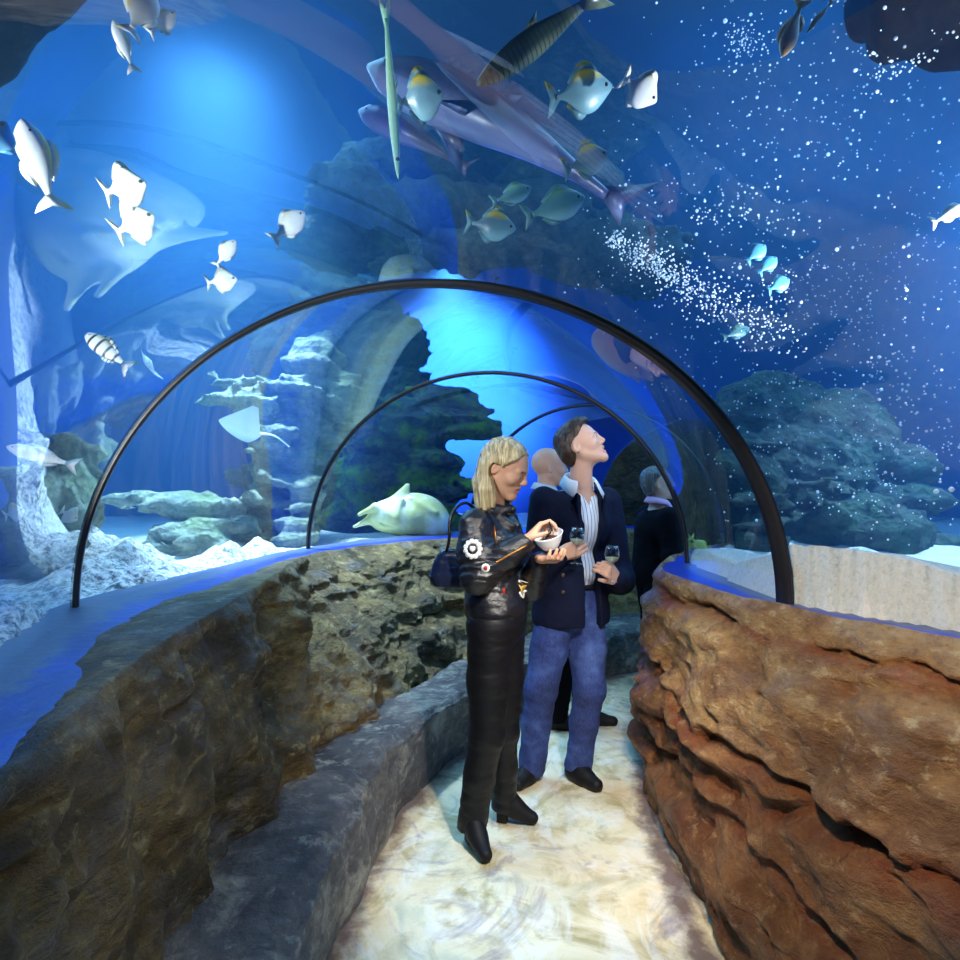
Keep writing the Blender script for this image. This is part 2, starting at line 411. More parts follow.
# ---- carved rock walls
def rock_wall(name, lip, base, z0, mat, side, seed, n=620, m=190, bulge=.06, back=.10, lipin=.02):
    L = param_path(lip, n); B = param_path(base, n)
    # even out the spacing along the wall
    mid = (L + B) / 2
    s = np.concatenate([[0], np.cumsum(np.linalg.norm(np.diff(mid, axis=0), axis=1))])
    u = np.linspace(0, s[-1], n)
    L = np.stack([np.interp(u, s, L[:, k]) for k in (0, 1)], 1); B = np.stack([np.interp(u, s, B[:, k]) for k in (0, 1)], 1)
    T = np.gradient((L + B) / 2, axis=0); T /= np.linalg.norm(T, axis=1)[:, None]
    Nn = np.stack([T[:, 1], -T[:, 0]], 1) * (1 if side == 'l' else -1)     # into the walkway
    m_top = 26
    v = np.linspace(0, 1, m - m_top)
    z = SILL + .012 - (SILL - z0 + .012) * v
    prof = v ** 1.0
    X = L[:, None, :] * (1 - prof)[None, :, None] + B[:, None, :] * prof[None, :, None]
    bul = bulge * np.sin(PI * np.clip(v, 0, 1)) ** .6
    bul = bul - lipin * (1 - sstep(0, .07, v))            # rounded lip
    X = X + Nn[:, None, :] * bul[None, :, None]
    Z = np.repeat(z[None, :], n, 0)
    # the flat top running back under the painted sill
    k = np.linspace(1, 0, m_top, endpoint=False)
    bk = np.interp(L[:, 1], back[0], back[1]) if isinstance(back, tuple) else np.full(n, back)
    top = X[:, :1, :] - Nn[:, None, :] * (k[None, :] * bk[:, None])[..., None]
    X = np.concatenate([top, X], 1)
    Z = np.concatenate([np.repeat((SILL + .012 - .018 * k ** 2)[None], n, 0), Z], 1)
    P = np.concatenate([X, Z[..., None]], -1)
    wall = np.concatenate([np.zeros(m_top), np.ones(m - m_top)])
    vv = np.concatenate([np.zeros(m_top), v])
    amp = sstep(0, .10, vv) * 1.0
    q = np.stack([P[..., 0], P[..., 1], P[..., 2]], -1)
    big = fbm(q * np.array([1.6, 1.6, 1.3]), 3, seed) * .085
    st_z = P[..., 2] * 3.6 + fbm(q * np.array([1.1, 1.1, .7]), 4, seed + 9) * 1.3 + u[:, None] * .22 * (1 if side == 'l' else -.4)
    saw = (st_z - np.floor(st_z)); ledge = (sstep(0, .75, saw) - sstep(.80, 1.0, saw)) * .05 - .02
    mask = sstep(-.35, .25, fbm(q * 1.1, 2, seed + 31))
    frac = -.05 * np.clip(ridge(q * np.array([.9, .9, .35]), 3, seed + 3) - .84, 0, 1) / .16
    chip = fbm(q * np.array([6, 6, 11]), 5, seed + 5) * .026 - np.abs(vnoise(q * np.array([7, 7, 10]), seed + 51)) * .022 - np.abs(vnoise(q * np.array([15, 15, 19]), seed + 52)) * .010
    facet = np.abs(vnoise(q * np.array([3.1, 3.1, 4.5]), seed + 12)) * .05
    fine = fbm(q * 26, 3, seed + 7) * .006
    crack = np.clip(-frac / .05, 0, 1) * .8 * amp
    wq = q + (fbm(q * 4, 3, seed + 61) * .12)[..., None]
    vein = np.clip(ridge(wq * np.array([2.0, 2.0, 2.6]), 2, seed + 60) - .72, 0, 1) / .28
    frac = frac - .030 * vein * amp; crack = crack + vein * .55 * amp
    disp = (big + ledge * mask * 1.15 + frac + chip + facet - .02) * amp + fine * (.4 + .6 * amp)
    if side == 'r':   # the crack line under the lip
        cz = .955 + .022 * vnoise(np.stack([u * 3.1, u * 0, u * 0], -1), 5)[:, None] + fbm(q * np.array([12, 12, 12]), 4, 78) * .03
        disp -= .045 * np.exp(-((P[..., 2] - cz) / .011) ** 2) * sstep(-.5, .1, vnoise(np.stack([u * 2.2, u * 0, u * 0 + 3], -1), 8))[:, None]
        crack = crack + np.exp(-((P[..., 2] - cz + .008) / .022) ** 2)
        for z_, w_, a_ in ((.62, .02, .05), (.50, .03, .05), (.30, .02, .035)):
            cz = z_ + .05 * fbm(np.stack([u * 2.3, u * 0, u * 0 + z_ * 20], -1), 3, 15)[:, None] + .05 * np.sin(u * 1.7 + z_ * 9)[:, None] + fbm(q * np.array([9, 9, 9]), 4, 77) * .035
            disp -= a_ * np.exp(-((P[..., 2] - cz) / w_) ** 2) * (.35 + .65 * sstep(-.3, .3, vnoise(np.stack([u * 3.3, u * 0, u * 0 + z_ * 31], -1), 18)))[:, None] - .02 * np.exp(-((P[..., 2] - cz - w_ * 2) / w_) ** 2); crack = crack + np.exp(-((P[..., 2] - cz) / (w_ * 1.6)) ** 2) * .8
    else:             # upright buttresses and the dark hollow
        disp += (fbm(q * np.array([4.2, 4.2, 1.0]), 4, 131) * .075 - np.abs(vnoise(q * np.array([2.6, 2.6, .8]), 132)) * .06 + .02) * amp
        for (hx, hy, hz, hr, ha) in ((-.80, 2.62, .66, .12, .16), (-.9, 2.9, .58, .10, .08), (-.72, 1.9, .42, .10, .08)):
            dd = ((P[..., 0] - hx) ** 2 + (P[..., 1] - hy) ** 2) / (hr * 1.25) ** 2 + ((P[..., 2] - hz) / hr) ** 2
            disp -= ha * np.exp(-dd)
        cz = .90 + .07 * fbm(np.stack([u * 2.6, u * 0, u * 0], -1), 5, 25)[:, None]
        disp -= .03 * sstep(-.2, .2, vnoise(np.stack([u * 3.2, u * 0, u * 0 + 3], -1), 8))[:, None] * np.exp(-((P[..., 2] - cz) / .016) ** 2)
    wob = fbm(np.stack([P[..., 0], P[..., 1], P[..., 0] * 0], -1) * 5.5, 4, seed + 17) * .05 * (1 - wall)[None, :] * np.concatenate([k, 0 * v])[None, :]
    P[..., :2] += Nn[:, None, :] * (disp + wob)[..., None]
    P[..., 2] += (fbm(q * np.array([5, 5, 0]), 3, seed + 21) * .008) * (1 - amp)
    me = grid_mesh(name, P, mat, flip=(side == 'l')); set_attr(me, 'crack', np.clip(crack, 0, 1))
    return structure(link(name, me))
rock_wall('wall_left', LIPL, BASL, .22, M_rock_l, 'l', 11, bulge=.03, back=([.7, .85, 1.1, 1.4, 1.7, 1.95, 2.4, 2.9, 3.6, 4.2], [.02, .02, .05, .10, .21, .28, .27, .20, .10, .08]))
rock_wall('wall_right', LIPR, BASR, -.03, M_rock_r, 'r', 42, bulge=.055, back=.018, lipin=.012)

# ---- the low rock step along the left wall
def rock_step():
    n = 560
    O = param_path(STEPO, n); I = param_path([(a * 1.0, b) for a, b in BASL], n)
    d = I - O; d /= np.linalg.norm(d, axis=1)[:, None]
    I = I + d * .16
    kt = np.linspace(0, 1, 46)
    topv = I[:, None] * (1 - kt)[None, :, None] + O[:, None] * kt[None, :, None]
    zt = np.repeat((.325 - .03 * sstep(.86, 1, kt))[None], n, 0)
    kf = np.linspace(0, 1, 40)[1:]
    fr = np.repeat(O[:, None], len(kf), 1) - d[:, None] * (np.sin(kf * PI) * .012 - .05 * (kf > .0) * np.sin(kf * PI / 2 + PI / 2 * (kf < 0)) * 0)[None, :, None]
    zf = np.repeat((.295 * (1 - kf) - .02)[None], n, 0)
    P = np.concatenate([np.concatenate([topv, fr], 1), np.concatenate([zt, zf], 1)[..., None]], -1)
    q = P.copy()
    edge = np.concatenate([sstep(.4, 1, kt), np.ones(len(kf))])
    low = np.concatenate([np.zeros(46), kf])
    dd = fbm(q * 2.3, 3, 61) * .05 + fbm(q * np.array([8, 8, 8]), 4, 62) * .022 + (np.abs(vnoise(q * 5, 63)) - .3) * .04
    P[..., :2] -= d[:, None, :] * (dd * edge * (1 - .3 * low))[..., None]
    P[..., 2] += (fbm(q * np.array([3, 3, 1]), 4, 64) * .028 + np.abs(vnoise(q * 7, 66)) * .014) * (1 - sstep(0, .5, low))
    o = link('wall_step', grid_mesh('wall_step', P, M_step)); return structure(o)
rock_step()

# ---- floor
def floor_mesh():
    x = np.arange(-1.4, 3.3, .025); y = np.arange(-1.5, 6.6, .025)
    X, Y = np.meshgrid(x, y, indexing='ij')
    q = np.stack([X, Y, X * 0], -1)
    Z = fbm(q * 2.2, 3, 71) * .008
    me = grid_mesh('floor', np.stack([X, Y, Z], -1), M_floor)
    p2 = q[..., :2]
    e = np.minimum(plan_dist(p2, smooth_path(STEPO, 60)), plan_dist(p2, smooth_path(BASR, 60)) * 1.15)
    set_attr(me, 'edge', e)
    structure(link('floor', me))
floor_mesh()

# ---- painted sills under the acrylic
def sill(name, lip, glass, flip, inset):
    n = 300
    L = smooth_path(lip, 400); G = smooth_path(glass, n)
    # nearest lip point for each acrylic point
    idx = np.argmin(((G[:, None] - L[None]) ** 2).sum(-1), 1); idx = np.maximum.accumulate(idx)
    Lq = L[idx]
    d = G - Lq; w = np.linalg.norm(d, axis=1)[:, None] + 1e-6; d = d / w
    a = Lq + d * inset; b = G + d * .06
    k = np.linspace(0, 1, 24)
    P = a[:, None] * (1 - k)[None, :, None] + b[:, None] * k[None, :, None]
    Z = np.full(P.shape[:2], SILL - .004)
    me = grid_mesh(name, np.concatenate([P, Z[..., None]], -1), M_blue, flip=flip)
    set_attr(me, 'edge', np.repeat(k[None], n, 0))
    structure(link(name, me))
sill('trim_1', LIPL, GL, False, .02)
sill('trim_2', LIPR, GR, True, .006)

# ---- acrylic barrel: one pane per bay, black arches at the joints
RISE = 1.17
def arc_section(L, R, n=97, rise=RISE, grow=0.0):
    L = np.asarray(L, float); R = np.asarray(R, float)
    c = (L + R) / 2; hw = (R - L) / 2
    w = np.linalg.norm(hw); hw = hw * (1 + grow / w)
    t = np.linspace(PI, 0, n)
    xy = c + np.cos(t)[:, None] * hw
    return np.concatenate([xy, (SILL - .012 + np.sin(t) * (rise + grow))[:, None]], 1)
ST_L = GL; ST_R = GR
bays = [(0, 4), (4, 6), (6, 8), (8, 10)]
for i, (a, b) in enumerate(bays):
    gl = param_path(ST_L[a:b + 1], 12 * (b - a) + 1); gr = param_path(ST_R[a:b + 1], 12 * (b - a) + 1)
    P = np.stack([arc_section(l, r) for l, r in zip(gl, gr)])
    structure(link('window_%d' % (i + 1), grid_mesh('window_%d' % (i + 1), P, M_acrylic)))

def arch(i, label, depth, thick, yaw=0.0):
    L, R = np.array(ST_L[i]), np.array(ST_R[i])
    s = arc_section(L, R, 121)
    t = R - L; t /= np.linalg.norm(t)
    f = np.array([-t[1], t[0]])
    f = np.array([f[0] * math.cos(yaw) - f[1] * math.sin(yaw), f[0] * math.sin(yaw) + f[1] * math.cos(yaw), 0])
    c = np.append((L + R) / 2, SILL)
    rad = s - c; rad /= np.linalg.norm(rad, axis=1)[:, None]
    ring = np.stack([s - rad * .004 - f * depth / 2, s - rad * (.004 + thick) - f * depth * .42, s - rad * (.004 + thick) + f * depth * .42, s - rad * .004 + f * depth / 2, s + rad * .006 + f * depth / 2, s + rad * .006 - f * depth / 2], 1)
    g = grid_mesh('tunnel_arch', ring, M_frame, wrap_m=True)
    o = link('tunnel_arch', g)
    tag(o, label, 'arch', 'black arches of the tunnel')
arch(4, 'largest black arch rib crossing the tunnel before the couple', .062, .008, math.radians(24))
arch(6, 'middle black arch rib rising from the ledge by the pale ray', .045, .008, math.radians(12))
arch(8, 'farthest small arch rib curving behind the man with the wine', .045, .008)

# ---- the ends of the tunnel
def end_wall(name, i, mat, shift, seed):
    L, R = np.array(ST_L[i]), np.array(ST_R[i])
    t = (R - L) / np.linalg.norm(R - L); f = np.array([-t[1], t[0]]) * shift
    a = np.linspace(0, 1, 60); z = np.linspace(0, 1, 80)
    A, Z = np.meshgrid(a, z, indexing='ij')
    A = .02 + .96 * A
    Z = -.1 + (SILL + .1 + RISE * np.sqrt(np.clip(1 - (2 * A - 1) ** 2, 0, 1)) * .98) * Z
    xy = L + f + A[..., None] * (R - L)
    q = np.concatenate([xy, Z[..., None]], -1)
    q[..., :2] += (f / abs(shift))[None, None] * (fbm(q * 2, 4, seed) * .15)[..., None]
    structure(link(name, grid_mesh(name, q, mat)))
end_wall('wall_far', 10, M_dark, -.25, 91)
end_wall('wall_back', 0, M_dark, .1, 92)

# ================================================================== the tank
def tank_paint():
    N = Nodes('blue_tank_wall'); v = N.coord()
    c = N.ramp(N.noise(v, .35, 4, .5), [(.3, rgb((8, 52, 160))), (.7, rgb((20, 84, 196)))])
    return N.pbr(col=c, rough=.9)
M_tank = tank_paint()
TX0, TX1, TY0, TY1, TZ0, TZ1 = -7.0, 8.0, -2.6, 12.5, -.45, 4.9
for nm, q in (('wall_tank_west', [(TX0, TY0), (TX0, TY1)]), ('wall_tank_north', [(TX0, TY1), (TX1, TY1)]), ('wall_tank_east', [(TX1, TY1), (TX1, TY0)]), ('wall_tank_south', [(TX1, TY0), (TX0, TY0)])):
    (ax, ay), (bx, by) = q
    k = np.linspace(0, 1, 40); z = np.linspace(TZ0, TZ1 + 1.2, 16)
    K, Z = np.meshgrid(k, z, indexing='ij')
    P = np.stack([ax + (bx - ax) * K, ay + (by - ay) * K, Z], -1)
    structure(link(nm, grid_mesh(nm, P, M_tank)))
M_roof = plain('dark_hall_ceiling', (.01, .014, .03), .9)
structure(link('ceiling', grid_mesh('ceiling', np.array([[[TX0, TY0, TZ1 + 1.2], [TX0, TY1, TZ1 + 1.2]], [[TX1, TY0, TZ1 + 1.2], [TX1, TY1, TZ1 + 1.2]]], float), M_roof)))

FOOT = np.vstack([smooth_path(GL, 80), smooth_path(GR, 80)[::-1]])
def sand_material():
    N = Nodes('white_coral_sand'); v = N.coord()
    f = N.noise(v, 55, 5, .75)
    c = N.ramp(f, [(.30, rgb((176, 172, 160))), (.43, rgb((206, 202, 190))), (.62, rgb((218, 214, 206)))])
    c = N.mix(N.ramp(N.noise(v, 2.2, 4), [(.4, (0, 0, 0)), (.65, (.35,) * 3)]), c, rgb((200, 192, 176)))
    sp = N.noise(v, 30, 4, .8); c2 = N.ramp(sp, [(.38, rgb((70, 84, 92))), (.50, rgb((196, 200, 200))), (.58, rgb((245, 245, 244)))])
    c = N.mix(N.n('Attribute', attribute_name='rubble').outputs['Fac'], c, c2)
    return N.pbr(col=c, rough=.9, normal=N.bump(N.math('ADD', f, N.noise(v, 24, 5, .7)), .7, .016))
M_sand = sand_material()
def sand_bed():
    x = np.concatenate([np.arange(TX0, -2.6, .12), np.arange(-2.6, 2.9, .03), np.arange(2.9, TX1 + .1, .12)])
    y = np.concatenate([np.arange(TY0, .6, .12), np.arange(.6, 6.6, .035), np.arange(6.6, TY1 + .1, .12)])
    X, Y = np.meshgrid(x, y, indexing='ij'); p = np.stack([X, Y], -1); q = np.stack([X, Y, X * 0], -1)
    dist = plan_dist(p, np.vstack([FOOT, FOOT[:1]])); ins = in_poly(p, FOOT)
    Z = .98 + fbm(q * .5, 3, 81) * .12 + fbm(q * 2.2, 4, 82) * .05 + fbm(q * 9, 3, 83) * .012
    right = sstep(0, .5, X - 0.2)
    near = np.exp(-(dist / .55) ** 2)
    Z += near * right * (.03 + .16 * np.exp(-((Y - 2.15) / .55) ** 2) + .05 * np.exp(-((Y - 3.3) / .4) ** 2)) + near * right * .05
    left = 1 - right
    Z += left * near * .02
    for mx, my, mr, mh in ((-1.95, 3.15, .34, .20), (-1.62, 2.75, .22, .10), (-1.6, 3.9, .16, .13), (-1.52, 4.3, .15, .13), (-1.75, 1.75, .38, .16), (-2.4, 3.4, .4, .12)):
        Z += mh * np.exp(-(((X - mx) ** 2 + (Y - my) ** 2) / mr ** 2)) * (1 + .9 * fbm(q * 8, 4, 85))
    Z = np.where(ins, np.where(dist < .05, np.minimum(Z, SILL - .06), -.35), Z); Z = np.where(dist < .032, np.minimum(Z, SILL - .06), Z)
    me = grid_mesh('ground_sand', np.stack([X, Y, Z], -1), M_sand); set_attr(me, 'rubble', left * sstep(.45, 1, 1 - dist / 2.2)); structure(link('ground_sand', me))
sand_bed()

# ---- the water, a body of liquid around the tunnel
def water_body():
    V = [(x, y, z) for x in (TX0 + .02, TX1 - .02) for y in (TY0 + .02, TY1 - .02) for z in (TZ0, TZ1)]
    F = [[0, 1, 3, 2], [4, 6, 7, 5], [0, 4, 5, 1], [2, 3, 7, 6], [0, 2, 6, 4], [1, 5, 7, 3]]
    gl = param_path(GL, 60); gr = param_path(GR, 60)
    secs = []
    for l, r in zip(gl, gr):
        a = arc_section(l, r, 33, grow=.045); a0 = a[0].copy(); a0[2] = -.3; a1 = a[-1].copy(); a1[2] = -.3
        secs.append(np.vstack([[a0], a, [a1]]))
    S = np.stack(secs); n, m = S.shape[:2]
    off = len(V); V += S.reshape(-1, 3).tolist()
    F += [[off + i for i in f] for f in grid_faces(n, m, wrap_m=True).tolist()]
    F += [[off + k for k in range(m)], [off + (n - 1) * m + k for k in range(m)][::-1]]
    me = bpy.data.meshes.new('tank_water'); me.from_pydata(V, [], F)
    import bmesh
    N = Nodes('aquarium_water')
    sc = N.n('VolumeScatter', {'Color': (.15, .48, 1.0), 'Density': WATER_S, 'Anisotropy': .35}).outputs[0]
    ab = N.n('VolumeAbsorption', {'Color': (.15, .57, .94), 'Density': WATER_A}).outputs[0]
    add = N.n('AddShader'); N.t.links.new(sc, add.inputs[0]); N.t.links.new(ab, add.inputs[1])
    N.t.links.new(add.outputs[0], N.out.inputs[1])
    me.materials.append(N.m)
    o = link('tank_water', me); structure(o)
    return o
WATER_S, WATER_A = .055, .16
water = water_body()
# ================================================================== reef rocks
def reef_material(name, tones, moss, moss_amt, seed):
    N = Nodes(name); v = N.coord(rot=(0, 0, seed))
    f = N.math('ADD', N.math('MULTIPLY', N.noise(v, 2.4, 8, .65, .5), .6), N.math('MULTIPLY', N.noise(N.coord((1, 1, 2.5)), 9, 8, .7, .4), .4))
    c = N.ramp(f, [(.32, tones[0]), (.46, tones[1]), (.58, tones[2]), (.70, tones[3])])
    g = N.ramp(N.noise(N.coord(rot=(1, seed, 0)), 3.1, 6, .6), [(.46, (0, 0, 0)), (.62, (1, 1, 1))])
    c = N.mix(N.math('MULTIPLY', g, moss_amt), c, moss)
    h = N.math('ADD', N.noise(v, 26, 8, .72), N.n('TexVoronoi', {'Vector': v, 'Scale': 17.0}).outputs[0])
    return N.pbr(col=c, rough=.92, normal=N.bump(h, .9, .05), spec=.15)
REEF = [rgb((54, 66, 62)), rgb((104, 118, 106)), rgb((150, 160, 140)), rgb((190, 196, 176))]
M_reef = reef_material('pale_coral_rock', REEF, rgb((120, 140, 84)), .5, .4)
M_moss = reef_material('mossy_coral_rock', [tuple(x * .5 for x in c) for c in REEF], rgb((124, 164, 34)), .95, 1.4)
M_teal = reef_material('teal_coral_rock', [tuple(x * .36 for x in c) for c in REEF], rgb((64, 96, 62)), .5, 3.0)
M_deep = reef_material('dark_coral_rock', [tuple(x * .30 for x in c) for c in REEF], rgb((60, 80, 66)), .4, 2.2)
M_black = plain('black_wet_rock', (.004, .005, .007), .9, spec=.05, bump=.6, bscale=8)
M_foam = plain('white_foam', (.85, .9, .95), .8)

def inside_tunnel(p, grow=0.0):
    p = np.atleast_2d(np.asarray(p, float))
    gl = param_path(GL, 200); gr = param_path(GR, 200); c = (gl + gr) / 2
    i = np.argmin(((p[:, None, :2] - c[None]) ** 2).sum(-1), 1)
    hw = (gr - gl)[i] / 2; w = np.linalg.norm(hw, axis=1)
    u = ((p[:, :2] - c[i]) * hw).sum(1) / w
    zz = np.maximum(p[:, 2] - SILL, 0)
    return (u / (w + grow)) ** 2 + (zz / (RISE + grow)) ** 2 < 1

def terr(p, seed):
    z = p[:, 2] * 5.2 + fbm(p * 1.3, 2, seed + 20) * 1.6; s = z - np.floor(z)
    return .5 - (sstep(0, .8, s) - sstep(.84, 1, s))

def reef(name, label, mat, lo, hi, plates, h=.035, seed=0, amp=.05, ter=.9, group='reef rocks in the tank', clear=.10):
    """plates: (centre, radii) ellipsoids, flat ones make ledges"""
    S = SDF(lo, hi, h)
    for c, r in plates: S.ell(c, r, k=.05)
    S.near(lambda p: fbm(p * np.array([2.2, 2.2, 3.2], np.float32), 3, seed) * amp * 1.6 + np.abs(fbm(p * 5.5, 3, seed + 4)) * amp * 1.3 + fbm(p * 14, 3, seed + 8) * amp * .6 + terr(p, seed) * amp * ter - amp * .4, .22)
    m = S.d < .1
    p = S.lo + S.h * np.argwhere(m).astype(np.float32)
    S.d[m] = np.where(inside_tunnel(p, clear), np.maximum(S.d[m], .03), S.d[m])
    o = link(name, S.mesh(name, mat))
    return tag(o, label, 'rock', group)

def stack(cx, cy, z0, z1, r0, r1, seed, step=.16, off=.22, flat=.075):
    """a coral tower: a core with irregular shelves sticking out"""
    R = random.Random(seed); out = []
    z = z0
    while z < z1:
        f = (z - z0) / max(z1 - z0, .01); r = r0 + (r1 - r0) * f
        out.append(((cx + R.uniform(-off, off) * .6, cy + R.uniform(-off, off) * .6, z), (r * .72, r * .72, step * 1.5)))
        for _ in range(2):
            a = R.uniform(0, 2 * PI); q = r * R.uniform(.35, .75)
            out.append(((cx + math.cos(a) * q, cy + math.sin(a) * q, z + R.uniform(-.05, .05)), (r * R.uniform(.5, .85), r * R.uniform(.5, .85), flat * R.uniform(.7, 1.5))))
        z += step
    return out

def pl(px, py, d, wpx, hpx, depth=.35):
    """an ellipsoid with its pixel half-sizes at depth d"""
    return (tuple(at(px, py, d)), (wpx / FPX * d, depth, hpx / FPX * d))

reef('reef_rock', 'tall pale layered coral tower beside the middle arch, ray gliding before it', M_reef, (-2.9, 4.9, .7), (-1.05, 6.6, 3.1),
     [pl(283, 520, 5.7, 36, 40), pl(290, 470, 5.7, 36, 34), pl(300, 425, 5.8, 30, 36), pl(296, 395, 5.7, 34, 12), pl(318, 366, 5.9, 28, 26, .3), pl(338, 395, 6.0, 34, 30),
      pl(250, 400, 5.6, 42, 6, .28), pl(244, 382, 5.9, 26, 6, .2), pl(262, 412, 5.5, 22, 7, .2), pl(275, 478, 5.4, 20, 8, .2), pl(262, 500, 5.4, 20, 8, .22), pl(297, 540, 5.3, 18, 24, .25),
      pl(330, 440, 6.0, 26, 8), pl(352, 425, 6.2, 30, 8), pl(268, 448, 5.5, 16, 6, .2), pl(283, 432, 5.4, 18, 7, .2), pl(322, 345, 6.0, 14, 12, .2), pl(262, 540, 5.5, 22, 20), pl(305, 500, 5.5, 14, 30, .2)], .03, 5, .055)
reef('reef_rock', 'dark green mossy coral rock with jutting shelves above the pale ray', M_moss, (-2.0, 6.2, .7), (.25, 8.4, 2.95),
     [pl(395, 440, 7.3, 52, 45, .5), pl(390, 480, 7.2, 55, 40, .5), pl(405, 410, 7.5, 40, 18, .4), pl(440, 402, 7.4, 34, 10, .35), pl(462, 430, 7.3, 34, 6, .3), pl(452, 417, 7.4, 30, 6, .3), pl(430, 462, 7.2, 34, 12, .4), pl(446, 490, 7.2, 24, 8, .3), pl(350, 490, 7.2, 22, 8, .3), pl(372, 412, 7.2, 26, 16, .4),
      pl(400, 520, 7.2, 60, 24, .5), pl(470, 487, 7.0, 12, 4, .2), pl(352, 520, 7.2, 30, 25, .4)], .035, 6, .06)
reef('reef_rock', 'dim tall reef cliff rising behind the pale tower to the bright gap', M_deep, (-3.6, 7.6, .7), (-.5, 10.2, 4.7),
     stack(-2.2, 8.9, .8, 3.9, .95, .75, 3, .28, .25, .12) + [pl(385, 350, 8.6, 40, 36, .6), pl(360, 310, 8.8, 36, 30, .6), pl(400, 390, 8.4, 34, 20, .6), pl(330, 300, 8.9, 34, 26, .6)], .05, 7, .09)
reef('reef_rock', 'low reef shelf with long thin plate, left of the pale tower', M_reef, (-3.7, 4.4, .7), (-1.7, 5.9, 1.6),
     [pl(205, 508, 5.2, 38, 12, .3), pl(165, 500, 5.1, 34, 5, .18), pl(128, 499, 5.1, 32, 2.6, .09), pl(225, 530, 5.2, 34, 14, .35), pl(196, 535, 5.0, 40, 7, .3), pl(168, 545, 5.0, 26, 7, .25), pl(235, 556, 5.0, 40, 16, .35), pl(180, 562, 5.0, 40, 12, .35)], .028, 8, .04)
reef('reef_rock', 'pale craggy rock outside the acrylic at the left edge, near the arch foot', M_reef, (-3.0, 2.3, .7), (-1.7, 3.9, 2.1),
     [pl(58, 505, 3.15, 30, 55, .25), pl(66, 455, 3.2, 26, 22, .2), pl(30, 470, 3.2, 34, 8, .18), pl(36, 540, 3.1, 40, 24, .3), pl(70, 560, 3.0, 26, 26, .25), pl(20, 585, 3.0, 50, 24, .3)], .026, 9, .045)
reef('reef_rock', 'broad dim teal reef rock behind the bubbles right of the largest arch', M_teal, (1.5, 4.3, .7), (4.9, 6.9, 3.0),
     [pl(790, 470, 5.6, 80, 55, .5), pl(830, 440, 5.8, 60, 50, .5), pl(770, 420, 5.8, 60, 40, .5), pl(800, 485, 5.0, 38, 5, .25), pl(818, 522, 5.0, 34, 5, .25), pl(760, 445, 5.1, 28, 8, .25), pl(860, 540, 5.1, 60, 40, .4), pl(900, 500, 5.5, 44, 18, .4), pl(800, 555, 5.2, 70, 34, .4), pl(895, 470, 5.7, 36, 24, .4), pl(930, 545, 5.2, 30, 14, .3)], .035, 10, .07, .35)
reef('reef_rock', 'dim rock shelves seen through the bay right of the middle arch', M_teal, (1.35, 3.6, .7), (3.0, 5.3, 2.2),
     [pl(735, 500, 4.7, 40, 6, .2), pl(722, 470, 4.9, 22, 20, .25), pl(742, 525, 4.6, 30, 5, .2), pl(740, 550, 4.7, 40, 26, .3), pl(750, 490, 5.0, 30, 40, .25)], .028, 12, .045)
reef('reef_rock', 'added rock overhang above the largest arch, darkening the water below', M_deep, (-2.6, 4.6, 2.9), (3.2, 7.9, 6.6),  # added rock mass, stands in for a reflection and darkens the water
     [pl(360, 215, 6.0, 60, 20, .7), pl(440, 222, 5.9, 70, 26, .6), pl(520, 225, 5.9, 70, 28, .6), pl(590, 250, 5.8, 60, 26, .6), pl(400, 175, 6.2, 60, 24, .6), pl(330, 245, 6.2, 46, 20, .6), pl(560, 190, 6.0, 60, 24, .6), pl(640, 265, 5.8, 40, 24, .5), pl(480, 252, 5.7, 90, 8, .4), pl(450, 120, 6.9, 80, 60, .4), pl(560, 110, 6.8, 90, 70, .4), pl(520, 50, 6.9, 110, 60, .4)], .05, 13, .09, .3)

# dark rock hanging down from the water line, with a foamy rim
def hanging_rock(label, lo, hi, plates, seed, foam=None):
    S = SDF(lo, hi, .03)
    for c, r in plates: S.ell(c, r, k=.05)
    S.near(lambda p: fbm(p * 4, 4, seed) * .06, .2)
    o = link('hanging_rock', S.mesh('hanging_rock', M_black)); tag(o, label, 'rock')
    if foam:
        R = random.Random(seed); mb = MB()
        d = S.d; m = np.argwhere(np.abs(d - .02) < .02); p = S.lo + S.h * m
        G = np.stack(np.gradient(d), -1)[tuple(m.T)]; G /= np.linalg.norm(G, axis=1)[:, None] + 1e-9
        vw = p - np.array([0, 0, EYE]); vw /= np.linalg.norm(vw, axis=1)[:, None]
        p = p[foam(p) & (np.abs((G * vw).sum(1)) < .30) & (fbm(p * 9, 2, 3) > -.15)]
        for i in R.sample(range(len(p)), min(len(p), 700)):
            r = R.uniform(.003, .008)
            mb.add([(r, 0, 0), (-r, 0, 0), (0, r, 0), (0, -r, 0), (0, 0, r), (0, 0, -r)] + p[i] + np.array([R.uniform(-.01, .01) for _ in range(3)]),
                   [[0, 2, 4], [2, 1, 4], [1, 3, 4], [3, 0, 4], [2, 0, 5], [1, 2, 5], [3, 1, 5], [0, 3, 5]])
        f = mb.build('foam', M_foam, o, True); f['kind'] = 'stuff'; f['label'] = 'white foam clinging along the rim'
    return o
hanging_rock('black rock jutting down at the upper right corner, rimmed with foam', (1.0, 1.7, 2.9), (2.9, 3.1, 4.9),
             [pl(925, 8, 2.3, 46, 36, .3), pl(985, -10, 2.35, 70, 64, .35), pl(905, -30, 2.35, 44, 50, .35), pl(950, -220, 2.4, 90, 220, .35)], 3, lambda p: (p[:, 2] < at(0, 60, 2.3)[2] + .12) & (p[:, 0] < at(950, 0, 2.3)[0]))
hanging_rock('black rock edge overhead at the upper left corner', (-2.6, 1.5, 2.5), (-1.0, 2.6, 4.9),
             [pl(-62, -30, 1.95, 105, 62, .28), pl(-100, -10, 2.0, 110, 84, .3), pl(-6, -62, 1.95, 80, 54, .28), pl(-60, -260, 2.0, 120, 240, .3)], 5)

